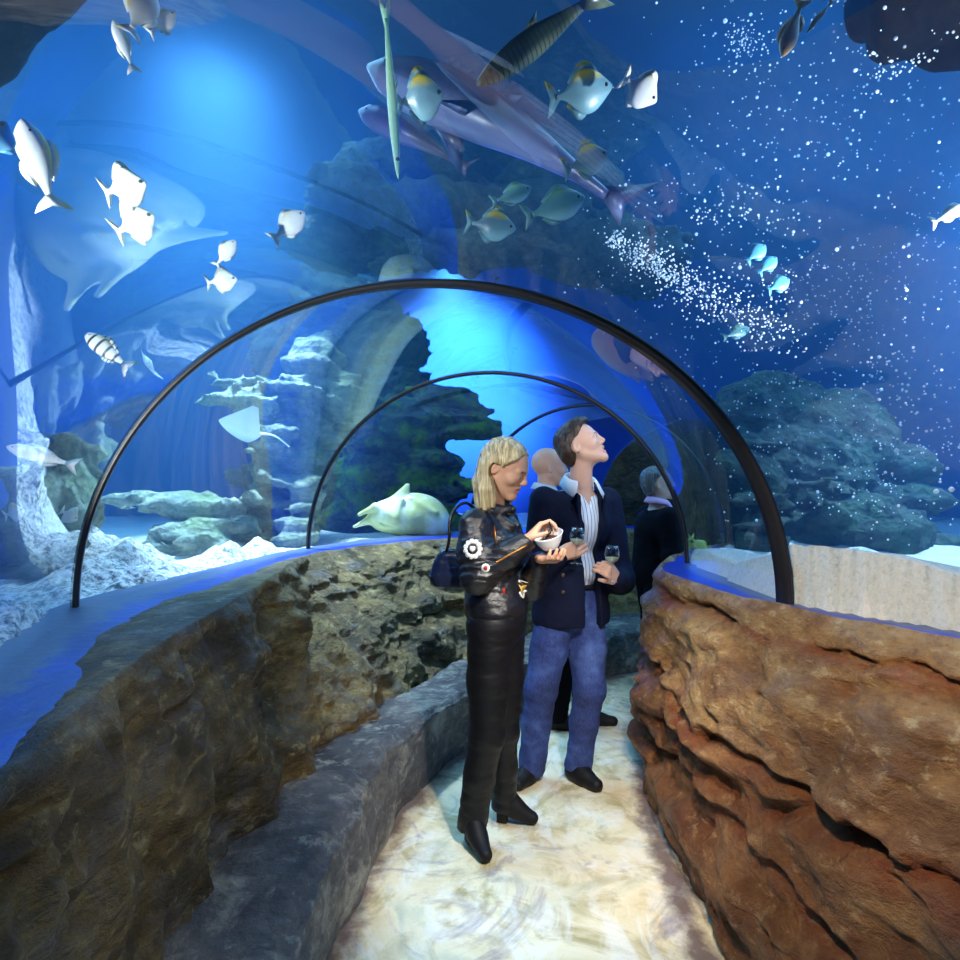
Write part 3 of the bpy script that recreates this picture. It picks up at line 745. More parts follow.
# ================================================================== bubbles
def unit_(v): return v / np.linalg.norm(v)
def bubbles():
    R = np.random.RandomState(4)
    n = 60000
    p = np.stack([R.uniform(.4, 4.6, n), R.uniform(1.2, 5.2, n), R.uniform(1.25, 4.6, n)], 1)
    p = p[~inside_tunnel(p, .12)]
    dens = sstep(-.25, .75, fbm(p * np.array([1.3, 1.3, 1.3]), 3, 5)) ** 1.5
    dens *= sstep(.3, 1.6, p[:, 0])
    keep = R.rand(len(p)) < dens * .30
    p = p[keep]
    # loose sheets of bubbles drifting up from the arch
    q = []
    for (a, b, d0, d1, cnt, w) in (((612, 238), (670, 275), 3.0, 3.1, 260, .05), ((640, 255), (760, 330), 3.0, 2.8, 420, .07), ((700, 215), (790, 205), 2.9, 2.8, 80, .06), ((735, 30), (770, 60), 3.1, 3.1, 120, .07), ((880, 360), (955, 420), 2.6, 2.5, 70, .08), ((660, 270), (800, 345), 2.9, 2.7, 260, .04)):
        t = R.rand(cnt) ** 1.2; A, B = at(*a, d0), at(*b, d1)
        q.append(A + (B - A) * t[:, None] + R.normal(0, 1, (cnt, 3)) * w * (.4 + t[:, None]))
    q = np.vstack(q); q = q[~inside_tunnel(q, .08)]
    p = np.vstack([p, q])
    r = np.concatenate([R.uniform(.0025, .0065, len(p) - len(q)) * (1 + .8 * (R.rand(len(p) - len(q)) > .93)), R.uniform(.002, .006, len(q))])
    base = np.array([(1, 0, 0), (-1, 0, 0), (0, 1, 0), (0, -1, 0), (0, 0, 1), (0, 0, -1)], float)
    fc = np.array([[0, 2, 4], [2, 1, 4], [1, 3, 4], [3, 0, 4], [2, 0, 5], [1, 2, 5], [3, 1, 5], [0, 3, 5]])
    mid = {}; b2 = base.tolist(); f2 = []
    def half(i, j):
        k = (min(i, j), max(i, j))
        if k not in mid: mid[k] = len(b2); b2.append(unit_(np.array(b2[i]) + b2[j]).tolist())
        return mid[k]
    for a, b, c in fc.tolist():
        x, y, z = half(a, b), half(b, c), half(c, a); f2 += [[a, x, z], [x, b, y], [z, y, c], [x, y, z]]
    base = np.array(b2); fc = np.array(f2)
    V = (p[:, None] + base[None] * r[:, None, None]).reshape(-1, 3)
    F = (fc[None] + len(base) * np.arange(len(p))[:, None, None]).reshape(-1, 3)
    M = plain('bubble_white', (.86, .93, 1), .25)
    o = link('bubbles', mesh_np('bubbles', V, F, M)); o['kind'] = 'stuff'
    o['label'] = 'white bubbles drifting in the water outside the acrylic'; o['category'] = 'bubbles'
bubbles()
# ================================================================== people
from mathutils.bvhtree import BVHTree
def frame(yaw, pitch=0.0, roll=0.0):
    """columns: forward, left, up"""
    y, p = math.radians(yaw), math.radians(pitch)
    f = np.array([math.cos(p) * math.cos(y), math.cos(p) * math.sin(y), math.sin(p)])
    l = np.array([-math.sin(y), math.cos(y), 0]); u = np.cross(f, l)
    r = math.radians(roll); l2 = l * math.cos(r) + u * math.sin(r); u2 = np.cross(f, l2)
    return np.stack([f, l2, u2], 1)
def unit(v): v = np.asarray(v, float); return v / np.linalg.norm(v)

def skin_material(name, col):
    N = Nodes(name); v = N.coord()
    c = N.ramp(N.noise(v, 22, 5), [(.3, tuple(x * .88 for x in col)), (.7, col)])
    return N.pbr(col=c, rough=.48, sss=.08, normal=N.bump(N.noise(v, 140, 3), .12, .002))
M_skin = skin_material('fair_skin', rgb((226, 176, 150)))
M_skin_w = skin_material('tanned_skin', rgb((216, 164, 132)))
M_lip = plain('lip', rgb((204, 134, 118)), .45)
M_brow = plain('brow', rgb((140, 104, 76)), .8)
M_eye = plain('eye_white', (.55, .52, .50), .35, var=.03)
M_iris = plain('eye_iris', (.03, .035, .05), .1)
def hair_material(name, dark, light, sc=1.0):
    N = Nodes(name)
    s = N.noise(N.coord((95 * sc, 40 * sc, 7)), 1.0, 5, .6, .6)
    c = N.ramp(s, [(.34, dark), (.52, tuple((a + b) / 2 for a, b in zip(dark, light))), (.66, light)])
    return N.pbr(col=c, rough=.38, normal=N.bump(s, .9, .008), spec=.5)
M_blonde = hair_material('blonde_hair', rgb((112, 88, 50)), rgb((232, 212, 160)))
M_brown = hair_material('brown_hair', rgb((26, 18, 12)), rgb((80, 54, 30)))
M_grey = hair_material('grey_hair', rgb((70, 68, 66)), rgb((140, 136, 130)))
def leather():
    N = Nodes('black_leather'); v = N.coord()
    h = N.math('ADD', N.math('ABSOLUTE', N.math('SUBTRACT', N.noise(N.coord((1, 1, 1.7)), 34, 5, .6, .8), .5)), N.math('MULTIPLY', N.noise(v, 150, 3), .12))
    return N.pbr(col=N.mix(N.noise(v, 20, 3), (.005, .005, .008), (.011, .011, .015)), rough=.30, spec=.55, normal=N.bump(h, .5, .010))
M_leather = leather()
M_trouser = plain('black_trouser_cloth', (.005, .005, .007), .5, bump=.3, bscale=80, spec=.3)
M_boot = plain('black_suede_boot', (.005, .005, .007), .6, spec=.3)
M_navy = plain('navy_blazer_wool', (.005, .008, .028), .8, spec=.15, bump=.25, bscale=160)
M_suit = plain('black_suit_wool', (.004, .004, .007), .85, spec=.1)
def denim():
    N = Nodes('blue_denim'); v = N.coord()
    c = N.ramp(N.noise(v, 4.5, 7, .65), [(.32, rgb((14, 24, 66))), (.5, rgb((34, 54, 120))), (.68, rgb((78, 108, 176)))])
    t = N.noise(N.coord((180, 180, 60)), 1, 2)
    return N.pbr(col=N.mix(.2, c, N.ramp(t, [(.3, rgb((20, 30, 70))), (.7, rgb((90, 112, 170)))])), rough=.85, normal=N.bump(t, .2, .002))
M_denim = denim()
def striped(R):
    N = Nodes('white_striped_shirt')
    c = N.n('TexCoord').outputs['Object']
    l = R[:, 1]
    d = N.n('VectorMath', {0: c, 1: tuple(l)}, operation='DOT_PRODUCT').outputs['Value']
    w = N.math('SINE', N.math('MULTIPLY', N.math('ADD', d, N.math('MULTIPLY', N.noise(N.coord(), 5, 3), .02)), 2 * PI / .021))
    col = N.mix(N.ramp(w, [(.76, (0, 0, 0)), (.9, (1, 1, 1))]), (.80, .82, .86), rgb((112, 128, 170)))
    return N.pbr(col=col, rough=.75, normal=N.bump(N.noise(N.coord((1, 1, .4)), 22, 4), .5, .01))
M_white = plain('white_cotton', (.82, .84, .88), .75, var=.04)

def add_head(S, c, R, g=1.0, nose=1.0, ears=True, jaw=1.0, mouth_open=0.0, lid=-.006):
    def W(x, y, z): return c + R @ (np.array([x, y, z]) * g)
    E = lambda p, r, k=.02, op='add', Q=R: S.ell(W(*p), np.array(r) * g, Q, k * g, op)
    C = lambda a, b, ra, rb=None, k=.015, op='add': S.cap(W(*a), W(*b), ra * g, (rb or ra) * g, k * g, op)
    E((-.012, 0, .035), (.096, .074, .088), .01)
    E((.012, 0, .02), (.080, .069, .080), .03)
    E((.030, 0, -.040), (.060, .055 * jaw, .070), .03)
    for s in (-1, 1):
        C((.0, s * .050 * jaw, -.045), (.072, s * .012, -.098), .019, .016, .025)
        E((.058, s * .042, -.024), (.028, .024, .024), .02)
        C((.078, s * .044, .018), (.089, s * .010, .020), .010, .011, .014)
    E((.078, 0, -.101), (.018, .020, .017), .02)
    E((.066, 0, -.058), (.028, .030, .024), .018)
    for s in (-1, 1): E((.098, s * .031, -.001), (.017, .016, .011), .012, 'cut')
    C((.090, 0, .016), (.110 * (1 + .03 * (nose - 1)), 0, -.024), .0085, .0115, .012)
    for s in (-1, 1): E((.099, s * .0105, -.031), (.011, .007, .0075), .008)
    C((.088, -.017, -.057), (.0955, 0, -.0545), .0055, .007, .006); C((.088, .017, -.057), (.0955, 0, -.0545), .0055, .007, .006)
    C((.086, -.014, -.0715 - mouth_open * .5), (.092, 0, -.073 - mouth_open), .006, .0075, .006); C((.086, .014, -.0715 - mouth_open * .5), (.092, 0, -.073 - mouth_open), .006, .0075, .006)
    for s in (-1, 1): C((.090, s * .014, -.064 - mouth_open * .3), (.1, 0, -.064 - mouth_open * .5), .0025 + mouth_open * .35, None, .004, 'cut')
    for s in (-1, 1):
        E((.0775, s * .031, -.002), (.0130,) * 3, .006)
        E((.0790, s * .031, .006 - lid), (.0156, .0165, .0105), .004)      # upper lid
        E((.0775, s * .031, -.013), (.0140, .0150, .0065), .005)
    if ears:
        for s in (-1, 1):
            Q = R @ np.array(frame(s * -24, 0, 0)) @ np.array([[math.cos(.25), 0, math.sin(.25)], [0, 1, 0], [-math.sin(.25), 0, math.cos(.25)]])
            E((-.012, s * .077, -.004), (.018, .008, .031), .006, 'add', Q)
            E((-.008, s * .086, -.002), (.010, .006, .018), .004, 'cut', Q)
    return W

def add_hand(S, wrist, D, Nn, side, curls, g=1.0, thumb=(.55, .6, .5), spread=.06, thumb_curl=.3):
    """palm, four fingers and a thumb; D to the fingertips, Nn out of the palm, side = +1/-1 picks the thumb's edge"""
    D = unit(D); Nn = unit(np.asarray(Nn) - D * np.dot(Nn, D)); B = np.cross(D, Nn) * side
    w = np.asarray(wrist, float)
    tips = []
    kn = [(.030, .086), (.010, .090), (-.010, .086), (-.028, .078)]
    ln = [(.040, .025, .020), (.044, .028, .021), (.041, .026, .020), (.032, .020, .018)]
    for i, ((bo, do), L) in enumerate(zip(kn, ln)):
        k = w + (D * do + B * bo) * g
        S.cap(w + (D * .012 + B * bo * .55) * g, k, .0155 * g, .0105 * g, .012 * g)
        d = unit(D + B * bo * spread * 30 * .1); n = Nn; p = k
        for j in range(3):
            a = curls[i][j]
            d, n = unit(d * math.cos(a) + n * math.sin(a)), unit(n * math.cos(a) - d * math.sin(a))
            q = p + d * L[j] * g
            S.cap(p, q, (.0098 - .0009 * j) * g, (.0092 - .0010 * j) * g, .003 * g); p = q
        tips.append(p)
    S.ell(w + (D * .045 + Nn * .004) * g, np.array([.044, .036, .013]) * g, np.stack([D, B, Nn], 1), .012 * g)
    p = w + (D * .022 + B * .028 + Nn * .006) * g; d = unit(D * thumb[0] + B * thumb[1] + Nn * thumb[2])
    S.cap(w + (D * .010 + B * .012) * g, p, .015 * g, .0135 * g, .01 * g)
    q = p + d * .036 * g; S.cap(p, q, .0125 * g, .0105 * g, .006 * g)
    d2 = unit(d * math.cos(thumb_curl) + D * math.sin(thumb_curl)); S.cap(q, q + d2 * .028 * g, .0102 * g, .008 * g, .003 * g)
    return tips, q + d2 * .028 * g

def limb(S, pts, radii, k=.03, inflate=0.0):
    for a, b, ra, rb in zip(pts[:-1], pts[1:], radii[:-1], radii[1:]): S.cap(a, b, ra + inflate, rb + inflate, k)

def folds(amp, seed, sc=(9, 9, 16)):
    return lambda p: (fbm(p * np.array(sc, np.float32), 3, seed) * amp + (np.abs(fbm(p * np.array(sc, np.float32) * 1.7 + 4, 2, seed + 3)) - .2) * amp * .8)

def head_region(c, R, g=1.0, brow=True, mo=0.0):
    def f(p):
        q = (p - c) @ R / g
        x, y, z = q[:, 0], np.abs(q[:, 1]), q[:, 2]
        out = np.zeros(len(p), int)
        lip = (x > .082) & (y < .021) & (z < -.050) & (z > -.081 - mo)
        out[lip] = 1
        if brow: out[(x > .07) & (y > .012) & (y < .043) & (np.abs(z - (.0215 - .10 * np.clip(y - .03, 0, 1))) < .0032)] = 2
        return out
    return f

def eyes(W, R, g, parent, look=0.0):
    for s in (-1, 1):
        mb = MB()
        c = W(.0795, s * .031, -.002); f = unit(R[:, 0] + R[:, 2] * look)
        th = np.linspace(0, PI, 13)
        mb.lathe([(math.sin(t) * .0136 * g, math.cos(t) * .0136 * g) for t in th], c, 16, 0, axis=tuple(f))
        mb.lathe([(0.0, .0141 * g), (.004 * g, .0136 * g), (.0062 * g, .0124 * g)], c, 14, 1, axis=tuple(f))
        mb.build('eye', [M_eye, M_iris], parent)

def surf(me):
    n = len(me.vertices); V = np.empty(n * 3, np.float32); me.vertices.foreach_get('co', V)
    F = np.empty(len(me.polygons) * 4, np.int32); me.polygons.foreach_get('vertices', F) if False else None
    return BVHTree.FromPolygons(V.reshape(-1, 3).tolist(), [tuple(p.vertices) for p in me.polygons])

def on_surface(bvh, px, py):
    d = Vector(at(px, py, 1.0) - np.array([0, 0, EYE])).normalized()
    h, n, i, t = bvh.ray_cast(Vector((0, 0, EYE)), d)
    return (np.array(h), np.array(n)) if h is not None else (None, None)

def lay(mb, bvh, c, n, pts2, lift=.003, mi=0, up=(0, 0, 1)):
    """drapes a flat polygon (local 2-D points) over a surface near c"""
    n = unit(n); r = unit(np.cross(up, n)); u = np.cross(n, r)
    V = []
    for x, y in pts2:
        q = c + r * x + u * y
        h, hn, _, _ = bvh.ray_cast(Vector(q + n * .08), Vector(-n), .2)
        b = np.array(h) if h is not None else q
        V.append(b + n * lift)
    k = len(V); W2 = [v - n * (lift + .004) for v in V]
    F = [list(range(k))] + [[i, k + i, k + (i + 1) % k, (i + 1) % k] for i in range(k)]
    mb.add(V + W2, F, mi)
def disc2(r, n=16, cx=0, cy=0): return [(cx + r * math.cos(2 * PI * i / n), cy + r * math.sin(2 * PI * i / n)) for i in range(n)]

def collar(name, nek, B, mat, parent, back=.040, front=.0, leaf=.060, r=(.066, .072), spread=.30):
    """a folded shirt collar round the neck, open at the front"""
    f, l, u = B[:, 0], B[:, 1], B[:, 2]
    n = 41; ph = np.radians(np.linspace(-146, 146, n)); rows = []
    for a in ph:
        k = (1 - math.cos(a)) / 2                         # 0 back .. 1 front
        d = -f * math.cos(a) * r[0] + l * math.sin(a) * r[1] * (1 + spread * k * .6)
        o = unit(-f * math.cos(a) + l * math.sin(a))
        top = nek + d + u * (back * (1 - k) + front * k)
        tip = max(0, (abs(math.degrees(a)) - 95) / 51)
        rows.append([top - u * .045 - o * .002, top - o * .003, top + o * .006 + u * .002, top + o * .016 - u * .012, top + o * (.030 + .012 * k) - u * (leaf * (.72 + .55 * tip)) + l * math.copysign(.014 * tip, a)])
    V = np.array(rows); o_ = link(name, grid_mesh(name, V, mat), parent)
    m = o_.modifiers.new('thickness', 'SOLIDIFY'); m.thickness = .004; m.offset = 0
    return o_

def foot(S, heel, toe, h=.07, w=.040, heel_h=0.0, ankle=None):
    """a shoe from heel to toe resting on the floor"""
    heel, toe = np.array([*heel, 0.0]), np.array([*toe, 0.0]); d = unit(toe - heel); L = np.linalg.norm(toe - heel)
    up = np.array([0, 0, 1.0])
    S.cap(heel + d * .03 + up * (.032 + heel_h), heel + d * L * .45 + up * (.034 + heel_h * .6), w * .82, w * .9, .02)
    S.cap(heel + d * L * .45 + up * (.034 + heel_h * .5), heel + d * (L - .035) + up * .026, w * .9, w * .66, .02)
    S.cap(heel + d * .045 + up * (.045 + heel_h), (ankle if ankle is not None else heel + d * .06 + up * .14), .043, .046, .03)
    S.cap(heel + d * .05 + up * (.08 + heel_h), heel + d * L * .6 + up * .045, .036, .03, .02)
    if heel_h: S.box(heel + d * .035 + up * heel_h * .5, (.024, .024, heel_h * .5 + .012), np.stack([d, np.cross(up, d), up], 1), .006, .006)
    lo = float(S.lo[2])
    S.cutif(lambda p: .001 - p[:, 2])

# ------------------------------------------------------------------ the woman in the leather jacket
def woman():
    B = frame(-24); f, l, u = B[:, 0], B[:, 1], B[:, 2]
    H = frame(-22, -25, 3); hc = at(505, 468, 2.61)
    def w(px, py, d=2.64): return at(px, py, d)
    pel = w(497, 622, 2.64); wai = w(495, 590, 2.65); che = w(491, 548, 2.65); sho = w(490, 523, 2.65); nek = w(492, 512, 2.64)
    sr = sho - l * .155; sl = sho + l * .155
    er = w(477, 579, 2.46); wr = w(527, 540, 2.44)
    el = w(531, 587, 2.70); wl = w(540, 559, 2.50)
    hr, hl = pel - l * .075, pel + l * .075
    kr, kl = w(487, 735, 2.56), w(503, 732, 2.70)
    ar, al = np.array([-.035, 2.575, .10]), np.array([.105, 2.735, .10])
    LEGR, LEGL = [hr, kr, ar], [hl, kl, al]
    S = SDF((-.35, 2.2, -.02), (.42, 3.0, 1.72), .0042)
    for c, r in ((pel, (.098, .145, .10)), (wai, (.085, .115, .12)), (che, (.098, .135, .13)), (sho, (.065, .13, .06))): S.ell(c, r, B, .05)
    S.ell(che + f * .05 - u * .01, (.075, .12, .065), B, .05)
    limb(S, LEGR, (.078, .052, .038)); limb(S, LEGL, (.078, .052, .038))
    S.cap(ar, np.array([-.02, 2.52, .05]), .036, .03); S.cap(al, np.array([.16, 2.72, .05]), .036, .03)
    limb(S, [sr, er, wr], (.046, .036, .023)); limb(S, [sl, el, wl], (.046, .036, .023))
    S.cap(nek - u * .03, hc + H @ np.array([-.022, 0, -.06]), .050, .046, .03)
    W = add_head(S, hc, H, .97, jaw=.93, lid=.002)
    # right hand pinching the fork, left hand cupped under the bowl
    hp = at(542, 522, 2.455)
    tips, th = add_hand(S, wr, hp - wr, np.array([.55, -.10, -.75]), -1, [(.55, .9, .5), (.65, 1.0, .6), (.8, 1.1, .7), (.9, 1.2, .7)], .92, thumb=(.7, .35, .6))
    add_hand(S, wl, np.array([.40, -.85, .02]), np.array([.1, .1, 1.0]), -1, [(.35, .5, .4), (.35, .5, .4), (.35, .5, .4), (.35, .55, .4)], .90, thumb=(.5, .7, .35), spread=.12)
    body = link('person', S.mesh('person', [M_skin_w, M_lip, M_brow], region=head_region(hc, H, .97)))
    tag(body, 'blonde woman in black leather jacket looking down into a white bowl', 'person')
    eyes(W, H, .97, body, -.45)
    # jacket
    J = SDF((-.40, 2.2, .80), (.45, 3.0, 1.50), .0055)
    for c, r in ((wai - u * .03, (.118, .140, .10)), (wai, (.112, .136, .12)), (che, (.122, .152, .14)), (sho, (.085, .145, .06)), (pel + u * .05, (.128, .155, .075))): J.ell(c, r, B, .05)
    J.ell(che + f * .055 - u * .01, (.085, .135, .085), B, .05)
    limb(J, [sr, (sr + er) / 2 - f * .008, er, er * .35 + wr * .65, wr], (.066, .064, .060, .049, .041), .035); limb(J, [sl, el, wl * .9 + el * .1], (.066, .056, .042), .035)
    J.cap(nek - f * .05 + u * .004, nek + l * .06 + f * .02, .030, .03, .02); J.cap(nek - f * .05 + u * .004, nek - l * .06 + f * .02, .030, .03, .02)
    J.cap(nek - l * .055 + f * .03, nek + f * .105 - l * .03 - u * .055, .026, .016, .02); J.cap(nek + l * .055 + f * .03, nek + f * .105 + l * .03 - u * .055, .026, .016, .02)
    J.cap(nek - f * .06 - u * .01, nek + l * .065 + f * .01 + u * .012, .036, .030, .03); J.cap(nek - f * .06 - u * .01, nek - l * .065 + f * .01 + u * .012, .036, .030, .03)
    J.cap(nek - l * .062 + f * .015 + u * .014, nek + f * .085 - l * .035 + u * .012, .026, .016, .02); J.cap(nek + l * .062 + f * .015 + u * .014, nek + f * .085 + l * .035 + u * .012, .026, .016, .02)
    J.near(folds(.0065, 3, (11, 11, 17)), .05)
    J.near(lambda p: .004 * np.sin((p @ unit(er - sr).astype(np.float32)) * 190 + fbm(p * 9, 2, 8) * 5) * np.exp(-((np.linalg.norm(p - ((sr + er) / 2 + (er - sr) * .3), axis=1)) / .11) ** 2), .05)
    J.cut = J.cutif(lambda p: np.linalg.norm(p - wr, axis=1) * -1 + .012 if False else (p @ unit(hp - wr).astype(np.float32) - float(np.dot(wr, unit(hp - wr)))) * (np.linalg.norm(p - wr, axis=1) < .07) - .004)
    J.cutif(lambda p: (.835 - p[:, 2]))
    jme = J.mesh('leather_jacket', M_leather); jk = link('leather_jacket', jme, body)
    bv = surf(jme)
    # trousers
    T = SDF((-.35, 2.25, .02), (.42, 2.98, 1.0), .0055)
    T.ell(pel, (.118, .158, .115), B, .05)
    limb(T, [hr, (hr + kr) / 2, kr, (kr + ar) / 2, ar - u * .045], (.096, .088, .070, .064, .062), .025); limb(T, [hl, (hl + kl) / 2, kl, (kl + al) / 2, al - u * .03], (.096, .088, .068, .060, .056), .025)
    T.near(folds(.0045, 13, (7, 7, 19)), .05)
    T.cutif(lambda p: np.maximum(.058 - p[:, 2], p[:, 2] - .94))
    link('trousers', T.mesh('trousers', M_trouser), body)
    for heel, toe, ank in (((-.05, 2.605), (.035, 2.405), ar), ((.065, 2.745), (.262, 2.705), al)):
        S2 = SDF((min(heel[0], toe[0]) - .1, min(heel[1], toe[1]) - .1, -.02), (max(heel[0], toe[0]) + .1, max(heel[1], toe[1]) + .1, .24), .0045)
        foot(S2, heel, toe, heel_h=.045, w=.042, ankle=ank + u * .04)
        link('boot', S2.mesh('boot', M_boot), body)
    # hair: a long bob parted on top, tucked behind the ear
    Q = SDF((-.14, 2.35, 1.28), (.30, 2.85, 1.74), .0040)
    WH = lambda x, y, z: hc + H @ (np.array([x, y, z]) * .97)
    fh = unit([f[0], f[1], 0]); lh = np.array([-fh[1], fh[0], 0])
    Q.ell(WH(-.014, 0, .040), (.106, .084, .090), H, .01)
    Q.ell(WH(-.045, 0, -.005), (.075, .082, .085), H, .03)
    R = random.Random(5)
    for i in range(46):
        b = math.radians(-118 + 236 * (i + .5) / 46)          # round the back, 0 = straight back
        cb, sb = math.cos(b), math.sin(b)
        p1 = WH(-.028 - .070 * cb, .082 * sb, -.012)
        back = -.050 - .072 * cb + R.uniform(-.006, .006); side = .094 * sb
        zb = 1.388 + .045 * max(0, cb) ** 2 + R.uniform(-.012, .012)
        p2 = hc + fh * back + lh * side; p2[2] = zb
        p15 = p1 * .45 + p2 * .55 + (-fh * .012 * cb + lh * .008 * sb)
        Q.cap(WH(-.02 - .05 * cb, .075 * sb, .04), p1, .017, .0165, .012); Q.cap(p1, p15, .0165, .0150, .012); Q.cap(p15, p2, .0150, .0060, .010)
    for sgn in (-1, 1):                                        # swept from the parting to the temples
        for i in range(10):
            t = i / 9
            Q.cap(WH(.062 - .10 * t, .012 + sgn * .006, .118 - .045 * (1 - t) ** 2), WH(.060 - .085 * t, sgn * .074, .050 - .020 * t), .010, .0105, .012)
    def hair_cut(p):
        q = (p - hc) @ H / .97
        x, y, z = q.T
        fw = (p - hc) @ fh
        up = x - (.008 + .72 * np.clip(z - .0, 0, .085)) - .2 * np.clip(z - .088, 0, 1)
        face = np.where(z > -.012, up, np.maximum(np.minimum(fw + .030 - .25 * np.clip(-.012 - z, 0, .2), .05), -.05))
        ear = .025 - np.sqrt((x + .006) ** 2 + (z + .012) ** 2 * .6)
        ear = np.where(y < -.03, ear, -1)
        return np.maximum(face, ear)
    Q.cutif(hair_cut)
    Q.near(lambda p: fbm(np.stack([p @ fh * 62, p @ lh * 26, p[:, 2] * 7], -1), 2, 4) * .0042, .02)
    link('hair', Q.mesh('hair', M_blonde), body)
    # badges, zips and the shiny hem
    M_wht = plain('embroidered_white', (.8, .8, .78), .8); M_red = plain('badge_red', rgb((170, 40, 28)), .6); M_gold = plain('gold_thread', rgb((214, 170, 70)), .5); M_zip = plain('brass_zip', rgb((200, 132, 62)), .3, .8)
    M_blk = plain('badge_black', (.01, .01, .01), .7)
    c, n = on_surface(bv, 472.5, 549)
    if c is not None:
        m = MB()
        for i in range(11):
            a = 2 * PI * i / 11; lay(m, bv, c, n, disc2(.0095, 9, .029 * math.cos(a), .031 * math.sin(a)), .0035)
        ring = disc2(.034, 24); inn = disc2(.0215, 24)
        for i in range(24): lay(m, bv, c, n, [ring[i], ring[(i + 1) % 24], inn[(i + 1) % 24], inn[i]], .0035)
        lay(m, bv, c, n, [(-.010, .010), (-.010, -.004), (0, -.012), (.010, -.004), (.010, .010)], .004)
        m.build('sleeve_patch', M_wht, jk)['label'] = 'white embroidered wreath patch'
    c, n = on_surface(bv, 485.6, 568)
    if c is not None:
        m = MB(); lay(m, bv, c, n, disc2(.0165, 16), .003, 0); lay(m, bv, c, n, disc2(.0085, 12), .005, 1)
        m.build('round_badge', [M_wht, M_red], jk)['label'] = 'small round white and red badge'
    c, n = on_surface(bv, 522, 590)
    if c is not None:
        m = MB(); lay(m, bv, c, n, [(-.012, .022), (0, .014), (.012, .022), (.010, -.004), (0, -.016), (-.010, -.004)], .003, 0)
        for i in range(7):
            a = math.radians(200 + 140 * i / 6); lay(m, bv, c, n, disc2(.0065, 8, .024 * math.cos(a), .026 * math.sin(a)), .003, 1)
        lay(m, bv, c, n, disc2(.006, 8, 0, .032), .003, 1)
        m.build('chest_emblem', [M_gold, M_wht], jk)['label'] = 'gold and white winged emblem'
    c, n = on_surface(bv, 504, 591)
    if c is not None:
        m = MB(); lay(m, bv, c, n, [(-.007, -.013), (.005, -.010), (.008, .012), (-.004, .013)], .003, 0); m.build('red_tag', M_red, jk)['label'] = 'small red tag'
    z = [on_surface(bv, 497 + 30 * t, 562 - 17 * t) for t in np.linspace(0, 1, 9)]
    if all(a[0] is not None for a in z): MB().tube([a[0] + a[1] * .001 for a in z], .0035, 6).build('sleeve_zip', M_zip, jk)['label'] = 'brass sleeve zip'
    z = [on_surface(bv, 494 + 3 * t, 525 + 22 * t) for t in np.linspace(0, 1, 6)]
    if all(a[0] is not None for a in z): MB().tube([a[0] + a[1] * .001 for a in z], .003, 6).build('chest_zip', M_zip, jk)
    # bowl and fork
    bc = at(549, 541, 2.455); ax = unit((-.28, -.30, 1.0))
    prof = [(.0, -.030), (.030, -.030), (.034, -.026), (.050, .000), (.061, .026), (.0635, .030), (.0615, .031), (.058, .026), (.047, .000), (.031, -.022), (.0, -.024)]
    m = MB().lathe(prof, bc, 36, axis=tuple(ax)); b = m.build('bowl', plain('white_porcelain', (.86, .87, .88), .25, var=.02))
    tag(b, 'small white bowl held under the blonde woman\'s fork', 'bowl')
    m = MB().lathe([(.0, .006), (.040, .005), (.050, .002), (.0, .000)], bc, 24, axis=tuple(ax)); m.build('food', plain('brown_food', rgb((96, 62, 36)), .6, bump=.8, bscale=90), b)['label'] = 'brown food in the bowl'
    pt = (tips[0] + th) / 2
    m = MB().tube([pt + np.array([-.01, 0, .035]), pt, pt * .5 + (bc + ax * .02) * .5, bc + ax * .012 - np.array([.012, 0, 0])], [.003, .0032, .0032, .005], 8)
    fk = m.build('fork', plain('dark_steel', (.05, .05, .06), .25, .9)); tag(fk, 'dark little fork pinched in the woman\'s fingers over the bowl', 'fork')
    # handbag behind her elbow, strap over the shoulder
    hb = w(457, 567, 2.56)
    S3 = SDF(hb - .26, hb + .26, .005)
    RB = frame(-14); bx = RB[:, 0]
    S3.cap(hb - bx * .075 - u * .055, hb + bx * .11 - u * .055, .040, .040, .02, sq=(RB[:, 1], .9)); S3.cap(hb - bx * .045 + u * .045, hb + bx * .07 + u * .045, .030, .03, .05, sq=(RB[:, 1], .7)); S3.cap(hb - bx * .06, hb + bx * .09, .036, .036, .06, sq=(RB[:, 1], .8))
    S3.cutif(lambda p: (hb[2] - .083) - p[:, 2]); S3.near(folds(.005, 23), .04)
    hand = link('handbag', S3.mesh('handbag', plain('dark_blue_patent_leather', (.012, .018, .05), .2, spec=.7))); tag(hand, 'shiny dark blue handbag hanging behind the blonde woman\'s elbow', 'handbag')
    st = [hb - bx * .05 + u * .05, w(449, 540, 2.50), w(450, 520, 2.50), w(457, 507, 2.53), w(466, 503, 2.56), w(474, 508, 2.62)]
    st2 = [hb + bx * .05 + u * .05, w(462, 545, 2.415), w(464, 525, 2.43), w(468, 511, 2.47), w(474, 505, 2.53), w(479, 508, 2.61)]
    m = MB(); m.tube(smooth_path(st, 40), .0065, 8); m.build('bag_strap', M_leather, hand)
woman()
